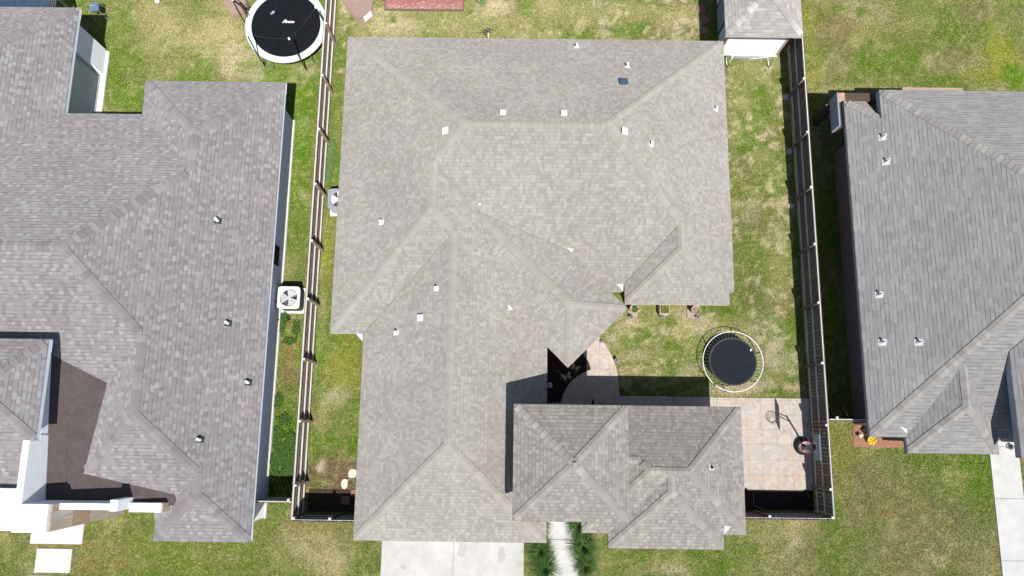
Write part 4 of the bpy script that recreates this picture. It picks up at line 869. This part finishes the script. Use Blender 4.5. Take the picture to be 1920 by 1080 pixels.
cb = MB(); cb.tube([(-10.1, 5.5, 2.1), (-10.07, 5.5, 1.8), (-10.06, 5.4, 1.2), (-10.04, 5.1, .9), (-9.9, 4.95, .8)], .012, 6); cb.box(-10.12, 5.42, 1.9, -10.04, 5.56, 2.12); tag(cb.build('electric_cable', M['darkgrey']), 'thin dark power cable on the left house wall beside the white air conditioner', 'cable')

# ------------------------------------------------------------------ shed and goal
sh = thing('shed', 'small white walled shed with pale shingle roof in the top right yard corner', 'shed', (0, 0, 0))
S0 = [(8.86, 16.42), (12.16, 16.5), (12.16, 20.4), (8.86, 20.4)]; sz = 2.5
s_S = PL(sz, .5, 'y', 1, 16.42); s_W = PL(sz, .5, 'x', 1, 8.86); s_E = PL(sz, .5, 'x', -1, 12.16); s_N = PL(sz, .5, 'y', -1, 20.4); a1 = X3(s_S, s_W, s_E); a2 = X3(s_N, s_W, s_E)
b = MB(); b.keepn = True; roof_faces(b, [(s_S, [(8.86, 16.42), (12.16, 16.42), a1]), (s_W, [(8.86, 16.42), a1, a2, (8.86, 20.4)]), (s_E, [(12.16, 16.42), (12.16, 20.4), a2, a1]), (s_N, [(12.16, 20.4), (8.86, 20.4), a2])]); sr = b.build('roof', M['sh_s'], sh)
c = CAPS()
for p_, a_, P, Q in (((8.86, 16.42), a1, s_S, s_W), ((12.16, 16.42), a1, s_S, s_E), ((8.86, 20.4), a2, s_N, s_W), ((12.16, 20.4), a2, s_N, s_E), (a1, a2, s_W, s_E)): caps(c, p_, a_, P, Q, .14)
c.build('ridge_caps', M['cap_s'], sr)
f = MB(); fascia(f, [(8.86, 20.4, sz), (8.86, 16.42, sz), (12.16, 16.42, sz), (12.16, 20.4, sz)], .1, .03, .4); f.build('fascia', M['fascia_c'], sh)
b = MB(); b.box(9.3, 16.9, 0, 11.86, 20.0, 2.55)
for k in range(28):
    x = 9.36+k*.09; b.box(x, 16.885, 0, x+.012, 16.9, 2.5)
b.build('wall', M['white'], sh)
b = MB(); b.box(11.86, 16.86, 0, 11.93, 16.95, 2.5); b.box(9.23, 16.86, 0, 9.3, 16.95, 2.5); b.build('corner_trim', M['brownplastic'], sh)
b = MB(); b.box(9.25, 17.9, .1, 9.3, 19.2, 2.1); b.build('door', M['grey'], sh)
b = MB(); b.box(9.24, 17.84, .05, 9.25, 17.9, 2.15); b.box(9.24, 19.2, .05, 9.25, 19.26, 2.15); b.box(9.24, 17.84, 2.1, 9.252, 19.26, 2.16); b.box(9.235, 18.55, 1.0, 9.245, 18.6, 1.3); b.build('door_frame', M['black'], sh)
gl = thing('soccer_goal', 'small white plastic pipe soccer goal with sagging net against the shed', 'soccer goal', (0, 0, 0))
gx0, gx1, gy, gb, gz = 9.63, 11.54, 16.32, 16.8, 1.05
b = MB(); b.tube([(gx0, gy, .02), (gx0, gy, gz), (gx1, gy, gz), (gx1, gy, .02)], .024, 8); b.tube([(gx0, gy, .02), (gx0-.02, gb, .02), (gx1-.02, gb, .02), (gx1, gy, .02)], .024, 8)
b.tube([(gx0, gb, .02), (gx0, gy, gz)], .018, 8); b.tube([(gx1, gb, .02), (gx1, gy, gz)], .018, 8); b.build('frame', M['pvc'], gl, smooth=True)
b = MB()
for k in range(24):
    x = gx0+(gx1-gx0)*(k+.5)/24; b.tube([(x, gy, gz), (x, gy+.1, .5-.1*sin(k/23*pi)), (x, gb, .03)], .003, 3)
for k in range(9):
    t = (k+1)/10; b.tube([(gx0, gy+(gb-gy)*t, gz*(1-t)), ((gx0+gx1)/2, gy+(gb-gy)*t-.05, gz*(1-t)-.09), (gx1, gy+(gb-gy)*t, gz*(1-t))], .003, 3)
b.build('net', M['white'], gl)

# ------------------------------------------------------------------ basketball hoop
bh = thing('basketball_hoop', 'portable basketball hoop with red rim and white net on the stone patio', 'basketball hoop', (0, 0, 0))
b = MB(); b.lathe([(.48, 0), (.50, .06), (.46, .14), (.3, .17), (.001, .17)], (12.0, -.62, .03), 22, sx=.66, sy=.74); b.build('base', M['black'], bh, smooth=True)
b = MB(); b.tube([(12.06, -.62, .15), (12.02, -.62, 1.2), (11.88, -.62, 2.55)], .04, 10); b.build('pole', M['darkgrey'], bh, smooth=True)
b = MB(); b.tube([(11.9, -.62, 2.1), (11.56, -.62, 2.55)], .02, 8); b.tube([(11.86, -.62, 2.5), (11.56, -.62, 2.85)], .02, 8); b.build('bracket', M['darkgrey'], bh)
b = MB(); b.box(11.52, -1.08, 2.42, 11.545, -.16, 3.02); o_ = b.build('backboard', mat('smoked_board', (.10, .10, .12), .25, .1, 4), bh)
b = MB(); b.box(11.505, -1.10, 2.39, 11.56, -.14, 2.43); b.box(11.505, -1.10, 3.01, 11.56, -.14, 3.05); b.box(11.505, -1.10, 2.43, 11.56, -1.06, 3.01); b.box(11.505, -.18, 2.43, 11.56, -.14, 3.01)
b.build('board_frame', M['bluegrey'], o_)
b = MB(); b.box(11.512, -.80, 2.5, 11.52, -.77, 2.8); b.box(11.512, -.47, 2.5, 11.52, -.44, 2.8); b.box(11.512, -.77, 2.77, 11.519, -.47, 2.8); b.build('target_square', M['white'], o_)
hc = (11.24, -.62)
b = MB(); b.tube(ring(hc, .225, 2.5, 32), .012, 8, closed=True); b.box(11.44, -.70, 2.44, 11.53, -.54, 2.52); b.build('rim', M['red'], bh)
b = MB()
for k in range(12):
    for sg in (1, -1):
        P = []
        for j in range(6):
            a = 2*pi*k/12+sg*j*.26; r_ = .225-.018*j*(1.5-.1*j) if j < 5 else .135; P.append((hc[0]+r_*cos(a), hc[1]+r_*sin(a), 2.5-.08*j))
        b.tube(P, .006, 4)
b.build('net', M['white'], bh)

# ------------------------------------------------------------------ pots, lights, ornaments
def leafball(b, c, r, n, size, flat=.6, up=.7, seed=0):
    rnd = random.Random(seed)
    for k in range(n):
        a = rnd.uniform(0, 6.283); e = rnd.uniform(-.2, 1.2); rr = r*rnd.uniform(.35, 1)
        p = Vector(c)+Vector((cos(a)*cos(e)*rr, sin(a)*cos(e)*rr, sin(e)*rr*flat)); s = size*rnd.uniform(.6, 1.2)
        d = Vector((rnd.uniform(-1, 1), rnd.uniform(-1, 1), rnd.uniform(-.2, .8))).normalized(); t = d.cross(Vector((rnd.uniform(-.4, .4), rnd.uniform(-.4, .4), up))).normalized()
        b.face([p-d*s*.1, p+d*s*.4+t*s*.28, p+d*s, p+d*s*.4-t*s*.28])
p1 = thing('plant_pot', 'round terracotta pot with a leafy green plant, left of three pots under the eave', 'plant pot', (5.12, 4.98, 0), 0, 'pots in a row below the front eave')
b = MB(); b.box(-.2, -.3, -.01, .2, .1, .05); b.build('paver', M['terracotta'], p1)
b = MB(); b.lathe([(.12, .05), (.17, .42), (.20, .42), (.20, .47), (.165, .47), (.15, .40), (.001, .40)], (0, 0, 0), 22); b.build('pot', M['terracotta'], p1, smooth=False)
b = MB(); leafball(b, (.03, 0, .42), .15, 60, .1, seed=3); b.build('plant', M['ivy'], p1)
p2 = thing('planter_box', 'square tan planter filled with mossy green plants, middle of three under the eave', 'planter', (6.40, 4.98, 0), 0, 'pots in a row below the front eave')
b = MB(); b.keepn = True
for (x0, y0, x1, y1) in ((-.21, -.21, .21, -.17), (-.21, .17, .21, .21), (-.21, -.17, -.17, .17), (.17, -.17, .21, .17)): b.box(x0, y0, 0, x1, y1, .45)
b.build('box', M['terracotta'], p2)
b = MB(); b.box(-.17, -.17, .05, .17, .17, .38); b.build('soil', M['soil'], p2)
b = MB(); rnd = random.Random(5)
for k in range(260):
    x, y = rnd.uniform(-.16, .16), rnd.uniform(-.16, .16); a = rnd.uniform(0, 6.28); s = rnd.uniform(.02, .05)
    b.face([(x, y, .40), (x+s*cos(a), y+s*sin(a), .40+s*.6), (x+s*cos(a+.8), y+s*sin(a+.8), .40+s*.5)])
b.build('plant', leafmat('moss_leaves', (.12, .17, .02), (.26, .28, .05)), p2)
p3 = thing('plant_pot', 'empty round terracotta pot full of dry soil, right of three pots under the eave', 'plant pot', (7.72, 4.96, 0), 0, 'pots in a row below the front eave')
b = MB(); b.box(-.28, -.28, -.01, .08, .1, .05); b.build('paver', M['terracotta'], p3)
b = MB(); b.lathe([(.12, .05), (.16, .40), (.195, .40), (.195, .45), (.165, .45), (.155, .36)], (0, 0, 0), 24); b.build('pot', M['terracotta'], p3)
b = MB(); b.disc((0, 0, .37), .16, 24); b.build('soil', mat('dry_soil', (.30, .24, .18), .95, .25, 20, bump=.5), p3)
def path_light(loc, label):
    t = thing('path_light', label, 'path light', loc, 0, 'small round solar path lights')
    b = MB(); b.tube([(0, 0, 0), (0, 0, .24)], .012, 6); b.build('stake', M['black'], t)
    b = MB(); b.lathe([(.085, .24), (.085, .265), (.05, .285), (.001, .285)], (0, 0, 0), 16); b.build('lamp_head', M['purple'], t, smooth=False)
    b = MB(); b.box(-.025, -.025, .286, .025, .025, .289); b.build('solar_cell', M['glass'], t)
for (u, v, l) in ((1184, 594, 'round grey solar light beside the left pot with the leafy plant'), (1242, 594, 'round grey solar light in front of the square planter'), (1309, 594, 'round grey solar light beside the empty right pot'), (1156, 675, 'round grey solar light at the edge of the curved stone path')):
    p = at(u, v, .27); path_light((p.x, p.y, 0), l)
def butterfly(loc, rz, label, s=.22):
    t = thing('butterfly_ornament', label, 'butterfly ornament', loc, rz, 'butterfly stakes in the dark bed')
    b = MB(); b.tube([(0, 0, 0), (0, 0, .35)], .005, 5); b.build('stake', M['darkgrey'], t)
    for sg in (1, -1):
        b = MB(); W_ = [(0, 0), (.25, .55), (.85, .95), (1.0, .6), (.7, .1), (.75, -.4), (.45, -.6), (.1, -.15)]
        b.face([(sg*x*s, y*s, .36+.25*x*s) for x, y in W_]); b.face([(sg*x*s, y*s, .352+.25*x*s) for x, y in W_][::-1]); b.build('wing', M['tan'], t)
    b = MB(); b.tube([(0, -.5*s, .36), (0, .55*s, .37)], .012, 6); b.build('body', M['darkgrey'], t)
p = at(1063, 707, .36); butterfly((p.x, p.y, 0), .4, 'tan butterfly stake in the dark bed, the lower one near the curved path edge')
p = at(1078, 690, .36); butterfly((p.x, p.y, 0), -.5, 'pale butterfly stake in the dark bed just below the tip of the entry roof', .2)
g = thing('garden_figurine', 'curved glossy plum coloured crescent ornament in the dark bed', 'garden ornament', (*at(1043, 706, .25).xy, 0), .2)
b = MB(); b.tube([(.0+.22*cos(a), .22*sin(a), .25+.05*sin(a)) for a in [radians(k) for k in range(-60, 120, 15)]], .035, 8, r1=.012); b.build('crescent', mat('plum_glass', (.16, .07, .12), .15, .3, 6, spec=.7), g, smooth=True)
b = MB(); b.tube([(.2, 0, 0), (.2, 0, .25)], .008, 5); b.build('stake', M['darkgrey'], g)
g = thing('garden_lantern', 'round white ringed lantern lying in the dark bed beside the garage eave', 'lantern', (*at(1031, 722, .2).xy, 0))
b = MB(); b.tube(ring((0, 0), .085, .2, 20), .022, 8, closed=True); b.build('ring', M['white'], g, smooth=True)
b = MB(); b.lathe([(.001, .24), (.045, .22), (.06, .16), (.05, 0)], (0, 0, 0), 14); b.build('body', M['silver'], g, smooth=True)
for k, (u, v) in enumerate(((1038, 738), (1023+20, 753-20))): pass
p = at(1128, 640, .15); b = MB(); b.lathe([(.05, 0), (.07, .1), (.06, .16), (.001, .17)], (p.x, p.y, 0), 12); tag(b.build('path_spotlight', M['bluegrey']), 'small blue grey spotlight where the curved path meets the entry eave', 'spotlight')

# stones and pavers
def rock(label, u, v, sx, sy, rz, seed):
    p = at(u, v); rnd = random.Random(seed); P = []
    for k in range(9):
        a = 2*pi*k/9; r = 1+rnd.uniform(-.1, .1); e = 1/(max(abs(cos(a)), abs(sin(a)))**.55)
        x, y = sx*cos(a)*r*e, sy*sin(a)*r*e; P.append((p.x+x*cos(rz)-y*sin(rz), p.y+x*sin(rz)+y*cos(rz)))
    b = MB(); b.prism(P, -.03, .06); tag(b.build('stepping_stone', mat('pale_limestone', (.66, .64, .57), .9, .06, 5, bump=.3) if 'lime' not in M else M['lime'], bevel=.02), label, 'stepping stone', 'pale flat stepping stones by the garage')
rock('pale cream flat stone on the bare soil, whole one just left of the garage eave', 646, 907, .14, .20, .05, 1)
rock('pale cream flat stone partly hidden under the garage eave', 661, 887, .16, .20, -.3, 2)
def paver(label, u, v, rz, g='square red pavers beside the shed', s=.165):
    p = at(u, v); b = MB(); Mx = Matrix.Translation((p.x, p.y, 0)) @ Matrix.Rotation(rz, 4, 'Z'); b.box(-s, -s, -.02, s, s, .05, Mx)
    tag(b.build('paver', M['redpaver'], bevel=.008), label, 'paver', g)
paver('square red paver in the shed shade, topmost of the three', 1315, 18, .08); paver('square red paver turned diagonally, middle of the three beside the shed', 1321, 37, .7); paver('square red paver in the shed shade, lowest of the three', 1320, 58, -.18)
paver('square dark red paver on the shaded soil inside the short front fence by the garage', 648, 938, -.05, None, .165)
paver('square red paver half under the garage eave near the pale stones', 664, 924, 0, None, .13)

# back yard things
hx = thing('dog_house', 'taupe plastic dog house with six-sided roof on the dry grass at the top', 'dog house', (0, 0, 0))
zt = .75; top = [at(u, v, zt) for u, v in ((640, 0), (668, 32), (677, 32), (698, 13), (698, 6), (693, -12), (668, -26))]
cen = sum(top, Vector())/len(top)
b = MB(); n = len(top)
for i in range(n):
    p, r_ = top[i], top[(i+1) % n]; b.face([p, r_, Vector((cen.x, cen.y, zt+.16))]); b.face([p-Vector((0, 0, .07)), r_-Vector((0, 0, .07)), r_, p])
b.build('roof', M['brownplastic'], hx)
b = MB(); q_ = [(Vector((p.x, p.y))-cen.xy)*.92+cen.xy for p in top]; b.prism([(p.x, p.y) for p in q_], 0, zt-.05); hb = b.build('body', M['brownplastic'], hx)
pa, pb_ = q_[2], q_[3]; dd = (pb_-pa); nn = Vector((dd.y, -dd.x)).normalized(); b = MB()
A_, B_ = pa+dd*.12+nn*.012, pa+dd*.85+nn*.012; b.face([(A_.x, A_.y, .12), (B_.x, B_.y, .12), (B_.x, B_.y, .6), (A_.x, A_.y, .6)]); b.build('doorway_flap', M['concrete_w'], hx)
rb = thing('raised_bed', 'rectangular raised bed of red mulch with thin dark edging at the top', 'garden bed', (0, 0, 0))
b = MB(); b.box(-6.14, 18.98, 0, -2.52, 20.5, .09); b.build('mulch', M['redmulch'], rb)
b = MB(); b.box(-6.18, 18.94, 0, -2.48, 18.98, .12); b.box(-6.18, 18.98, 0, -6.14, 20.5, .12); b.box(-2.52, 18.98, 0, -2.48, 20.5, .12); b.build('edging', mat('dark_edging', (.16, .12, .10), .8, .2, 9), rb)
b = MB(); rnd = random.Random(9)
for k in range(500):
    x, y = rnd.uniform(-6.1, -2.56), 18.98+abs(rnd.gauss(0, .22)); a = rnd.uniform(0, 6.28); s = rnd.uniform(.03, .07)
    b.face([(x, y, .092), (x+s*cos(a), y+s*sin(a), .11), (x+s*cos(a+.5), y+s*sin(a+.5), .10)])
tag(b.build('dry_clippings', leafmat('dry_clippings', (.45, .36, .25), (.60, .52, .38))), 'dry grass clippings strewn along the near edge of the red mulch bed', 'clippings', kind='stuff')
def blades(b, c, n, L, w_, spread, rnd, droop=.5, up=.9, z0=0):
    for k in range(n):
        a = rnd.uniform(0, 6.283); e = rnd.uniform(.15, 1)*spread; l = L*rnd.uniform(.6, 1.1); dv = Vector((cos(a), sin(a), 0)); t = Vector((-sin(a), cos(a), 0))*w_*rnd.uniform(.6, 1.2)
        p0 = Vector(c)+dv*rnd.uniform(0, .06); segs = 4; prev = p0; pw = t*.8; ang = pi/2-e*.9; 
        for j in range(segs):
            st = l/segs; nx = prev+(dv*cos(ang)+Vector((0, 0, sin(ang))))*st; ang -= droop*e*(.35+.25*j)
            if nx.z < z0+.02: nx.z = z0+.02
            nw = t*(1-(j+1)/segs)**.6 if j < segs-1 else t*.05
            b.face([prev-pw, prev+pw, nx+nw, nx-nw]); prev = nx; pw = nw
yc = at(903, 7); b = MB(); b.keepn = True; blades(b, (yc.x, yc.y, 0), 26, .42, .022, .95, random.Random(2), .3); tag(b.build('yucca', M['yuccaleaf']), 'small spiky yucca plant in a sandy patch right of the red mulch bed', 'plant')
sp = at(915, 57, 1.1); gs = thing('garden_spinner', 'black garden spinner on a white pole just above the middle house roof edge', 'garden ornament', (sp.x, sp.y, 0))
b = MB(); b.tube([(0, 0, 0), (0, 0, 1.1)], .018, 8); b.build('pole', M['white'], gs)
b = MB(); b.tube([(-.38, 0, 1.12), (.38, 0, 1.10)], .008, 6); b.build('crossbar', M['darkgrey'], gs)
b = MB()
for k in range(5):
    a = 2*pi*k/5; b.tube([(.03*cos(a), .03*sin(a), 1.1), (.10*cos(a), .10*sin(a), 1.14), (.13*cos(a+.5), .13*sin(a+.5), 1.12), (.08*cos(a+.9), .08*sin(a+.9), 1.1)], .016, 6)
b.build('rotor', M['black'], gs)
# fire bowl / cooler on legs in the left yard
cz = .75; cc_ = at(175, 11, cz); gb_ = thing('charcoal_grill', 'small square blue-black lidded grill on thin legs behind the left house', 'grill', (cc_.x, cc_.y, 0), .1)
b = MB(); b.prism(R_(-.2, -.2, .2, .2), .55, .66); b.build('firebox', M['navy'], gb_, bevel=.03)
b = MB(); hs = [(.21, .66), (.20, .72), (.15, .77), (.001, .78)]
b.lathe([(r*1.41, z) for r, z in hs], (0, 0, 0), 4); o_ = b.build('lid', M['bluegrey'], gb_, bevel=.02); o_.rotation_euler = (0, 0, pi/4)
b = MB(); b.tube([(-.08, -.02, .79), (-.08, -.02, .83), (.08, -.02, .83), (.08, -.02, .79)], .01, 6); b.build('handle', M['silver'], gb_)
for (x, y) in ((.18, .18), (-.18, .18), (.18, -.18), (-.18, -.18)):
    b = MB(); b.tube([(x, y, .56), (x*1.6, y*1.6, 0)], .01, 6); b.build('leg', M['silver'], gb_)
bc = at(295, 2, .11); b = MB()
bm_ = bmesh.new(); bmesh.ops.create_icosphere(bm_, subdivisions=3, radius=.11); me = bpy.data.meshes.new('ball'); bm_.to_mesh(me); bm_.free()
o_ = bpy.data.objects.new('soccer_ball', me); COL.objects.link(o_); o_.location = (bc.x, bc.y, .11); me.polygons.foreach_set('use_smooth', [True]*len(me.polygons))
mb_ = NT('ball_panels'); v_ = mb_.n('ShaderNodeTexVoronoi'); v_.inputs['Scale'].default_value = 9; mb_.t.links.new(mb_.coord(), v_.inputs['Vector']); mb_.col(mb_.ramp(v_.outputs[0], [(.22, (.05, .05, .05)), (.28, (.8, .78, .72))])); me.materials.append(mb_.mat)
tag(o_, 'white and dark ball on the dry grass at the top edge of the left yard', 'ball')
# play mat / canopy at the far top left
tc = thing('canopy', 'flat dark ribbed canopy behind the left house at the top left corner', 'canopy', (0, 0, 0))
b = MB(); x0 = at(93, 5, 2.1).x
for k in range(60): b.box(x0-5.5+k*.0917, 17.5, 2.1, x0-5.5+k*.0917+.08, 21.5, 2.13)
b.build('slats', M['navy'], tc)
b = MB(); b.box(x0-5.5, 17.6, 2.0, x0, 17.7, 2.095); b.box(x0-5.5, 21.3, 2.0, x0, 21.4, 2.095); b.build('beam', M['darkgrey'], tc)
for y in (18.4, 21.3):
    b = MB(); b.box(x0-.12, y, 0, x0-.02, y+.1, 2.0); b.build('post', M['darkgrey'], tc)
slabs('back_patio', [R_(-28, 17.3, -21.5, 22)], M['concrete_w'], .04)
b = MB(); p = at(452, 14, .0); b.box(-.55, -.4, 0, .35, .5, .35, Matrix.Translation((p.x, p.y, 0)) @ Matrix.Rotation(.6, 4, 'Z')); tag(b.build('storage_box', M['brownplastic'], bevel=.04), 'brown plastic box standing behind the big trampoline', 'box')

# ------------------------------------------------------------------ plants
prot = None
LR = [(1006, 986, 'left of the white walkway, topmost, against the garage eave'), (1014, 1033, 'left of the white walkway, middle one below the garage corner'), (1021, 1066, 'left of the white walkway, lowest, at the bottom edge'),
      (1086, 985, 'right of the white walkway, topmost, under the guest house eave'), (1094, 1026, 'right of the white walkway, biggest and middle one'), (1098, 1063, 'right of the white walkway, lowest and smallest')]
for i, (u, v, l) in enumerate(LR):
    p = at(u, v, .25); rnd = random.Random(50+i); b = MB(); b.keepn = True
    s = (1., 1.05, 1.05, .95, 1.15, .85)[i]
    blades(b, (0, 0, 0), 520, .78*s, .0095, 1.3, rnd, .5)
    o_ = b.build('liriope_plant', M['liriope'], weld=False); o_.location = (p.x, p.y, 0)
    tag(o_, 'dark grassy clump, '+l, 'plant', 'grassy clumps along the walkway')
def cover(name, label, pts, n, size, m, seed, kind='stuff', hgt=.12):
    """leafy ground cover: leaves scattered inside ellipses (u, v, ru, rv) of the ground"""
    rnd = random.Random(seed); b = MB(); b.keepn = True; tot = sum(e[2]*e[3] for e in pts)
    for (u, v, ru, rv) in pts:
        c_ = at(u, v)
        for k in range(int(n*ru*rv/tot)):
            a = rnd.uniform(0, 6.283); r = sqrt(rnd.random())*(1+.25*sin(5*a+u)); x = c_.x+cos(a)*r*ru/44; y = c_.y+sin(a)*r*rv/43
            z = rnd.uniform(.02, hgt); d = Vector((rnd.uniform(-1, 1), rnd.uniform(-1, 1), rnd.uniform(-.3, .6))).normalized(); t = d.cross(Vector((rnd.uniform(-.5, .5), rnd.uniform(-.5, .5), 1))).normalized(); s = size*rnd.uniform(.6, 1.3); P = Vector((x, y, z))
            b.face([P, P+d*s*.5+t*s*.36, P+d*s, P+d*s*.5-t*s*.36])
    return tag(b.build(name, m, weld=False), label, 'ground cover', kind=kind)
cover('ground_cover', 'bright green leafy ground cover between the left house wall and the fence', [(530, 595, 12, 9), (556, 618, 7, 15), (543, 640, 12, 7), (530, 612, 6, 15), (522, 752, 8, 13), (534, 788, 13, 11), (523, 815, 9, 18), (546, 822, 8, 13), (530, 850, 17, 20), (547, 872, 8, 18), (516, 868, 9, 22), (538, 888, 15, 12), (552, 845, 5, 15)], 8200, .055, M['ivy'], 4, hgt=.12)
cover('weeds', 'pale green weeds growing beside the fence above the grey air conditioner', [(622, 300, 7, 24), (618, 330, 5, 14), (624, 275, 6, 12), (604, 345, 3, 10)], 1400, .07, M['weed'], 5, hgt=.2)
fl_ = [(1634, 826, 'yellow', 'bright yellow flowering plant at the lower left roof corner of the right house', .17), (1613, 817, 'whitepetal', 'white flower cluster alone on the mulch left of the yellow flowers', .06), (1628, 815, 'whitepetal', 'cream flower cluster on the mulch against the brick wall corner', .07)]
for (u, v, m_, l, r) in fl_:
    p = at(u, v, .2); t = thing('flower', l, 'flower', (p.x, p.y, 0)); b = MB(); leafball(b, (0, 0, .15), r*1.1, 50, .07, seed=u); b.build('leaves', M['ivy'], t)
    b = MB()
    for k in range(int(30*r/.1)):
        a = random.uniform(0, 6.28); rr = r*sqrt(random.random()); x, y = rr*cos(a), rr*sin(a)
        b.lathe([(.001, .26), (.028, .265), (.032, .255)], (x, y, random.uniform(-.02, .03)), 7)
    b.build('petals', M[m_], t)
b = MB(); leafball(b, (at(1621, 806).x, at(1621, 806).y, .1), .16, 160, .09, seed=77); tag(b.build('shrub', leafmat('dark_red_leaves', (.03, .012, .01), (.09, .03, .02))), 'small dark maroon shrub on the mulch beside the right brick wall', 'shrub')
p = at(1896, 838, .15); g = thing('door_mat_frog', 'small dark round ornament with pale rim on the white walkway by the right porch', 'ornament', (p.x, p.y, 0)); g.name = 'porch_ornament'
b = MB(); b.tube(ring((0, 0), .11, .12, 18), .02, 6, closed=True); b.build('ring', M['purple'], g); b = MB(); b.lathe([(.10, 0), (.09, .12), (.03, .2), (.001, .21)], (.03, .02, 0), 12); b.build('body', M['darkgrey'], g, smooth=True)
hs_ = MB(); hs_.tube([(9.9, -2.55, .03), (9.92, -2.8, .04), (9.9, -3.0, .03), (10.1, -3.12, .05), (10.4, -3.2, .03)], .018, 6); tag(hs_.build('garden_hose', mat('pink_hose', (.30, .17, .15), .5, .1, 5)), 'thin reddish hose in the dark mulch strip behind the front fence', 'hose')

# ------------------------------------------------------------------ grass
def grass():
    N = 480000
    x = rng.uniform(-21.5, 21.8, N); y = rng.uniform(-6.6, 20.3, N)
    def rect(x0, y0, x1, y1): return (x > x0) & (x < x1) & (y > y0) & (y < y1)
    bad = rect(-6.6, 3.9, 8.15, 15.5) | rect(-5.4, -3.7, .9, 5) | rect(3.6, -3.4, 8.3, .38) | rect(-5.22, -17, .56, -4.0) | rect(1.2, -17, 2.9, 1) | rect(8.45, -2.4, 12.6, 1.33) | rect(4.4, .3, 8.5, 1.34)
    bad |= rect(.4, .3, 3.3, 4.3) | rect(-15, -3.8, -10.0, 13.4) | rect(-22, -2.9, -14, 12.5) | rect(-22, 12, -18.7, 16.8) | rect(14.2, -.3, 23, 13.3) | rect(19.75, -9, 21.0, .5) | rect(9.2, 16.8, 12, 21) | rect(-6.2, 18.9, -2.5, 21)
    bad |= rect(8.3, -3.3, 12.4, -2.4) | rect(-8.4, -3.6, -5.4, -2.6) | rect(-19.5, -5, -17.3, -3) | rect(-19.15, -6.05, -17.7, -5.05) | rect(-19.4, -8, -17.4, -6.1) | rect(14.1, -.7, 17, .3) | rect(-8.46, -3.7, -8.3, 24) | rect(12.3, -3.4, 12.5, 24) | rect(-22, 17.3, -21.4, 22)
    bad |= rect(-22, -4.0, -15.8, 0) | rect(3.0, .3, 4.45, 3.4) | rect(2.9, 3.0, 4.1, 4.2) | rect(.9, 3.0, 8.2, 5.9)&(y > 5.2)
    ca = lawn(x, y); lum = ca.sum(1); sand = (ca[:, 0] > .33); dirt = (ca[:, 1] < ca[:, 0]*.78) & (ca[:, 0] < .24)
    keep = ~bad & ~(dirt & (rng.random(N) < .85)) & ~(sand & (rng.random(N) < .5))
    x, y, ca = x[keep], y[keep], ca[keep]; n = len(x)
    a = rng.uniform(0, 2*pi, n); h = rng.uniform(.025, .07, n); lean = rng.uniform(.2, 1.1, n); w_ = rng.uniform(.009, .021, n)
    z0 = (fbm(x, y, 3., 77)-.5)*.03-.015
    dx, dy = np.cos(a), np.sin(a)
    co = np.empty((n, 3, 3)); co[:, 0] = np.stack([x-dy*w_, y+dx*w_, z0], 1); co[:, 1] = np.stack([x+dy*w_, y-dx*w_, z0], 1)
    co[:, 2] = np.stack([x+dx*h*lean, y+dy*h*lean, z0+h], 1)
    me = bpy.data.meshes.new('grass'); me.vertices.add(n*3); me.vertices.foreach_set('co', co.ravel()); me.loops.add(n*3); me.loops.foreach_set('vertex_index', np.arange(n*3)); me.polygons.add(n); me.polygons.foreach_set('loop_start', np.arange(0, n*3, 3)); me.update(calc_edges=True)
    k = rng.normal(1, .42, (n, 1)).clip(.3, 2.2); hue = rng.random((n, 1)); cc = ca*k*1.08; pf = fbm(x, y, .34, 61, 4)[:, None]; pg = fbm(x, y, .42, 83, 4)[:, None]; cc = np.where((pf > .57) & (hue < .75), cc*.4+STRAW*.62*k, cc); cc = np.where((pg > .555) & (hue < .8), cc*.35+LUSH*.72*k, cc); cc = np.where((hue > .72) & (ca[:, :1] > .135), cc*.45+STRAW*.5*k, cc); cc = np.where(hue < .14, cc*.6+LUSH*.4, cc)
    at_ = me.color_attributes.new('blade', 'FLOAT_COLOR', 'POINT'); c4 = np.concatenate([cc, np.ones((n, 1))], 1).repeat(3, 0); at_.data.foreach_set('color', c4.ravel().astype(np.float32))
    m = NT('grass_blades'); m.col(m.n('ShaderNodeAttribute', attribute_name='blade').outputs[0]); m.b.inputs['Roughness'].default_value = .8; m.b.inputs['Specular IOR Level'].default_value = .15
    me.materials.append(m.mat); o = bpy.data.objects.new('grass', me); COL.objects.link(o)
    tag(o, 'short patchy green and straw coloured lawn grass around the houses', 'grass', kind='stuff')
grass()
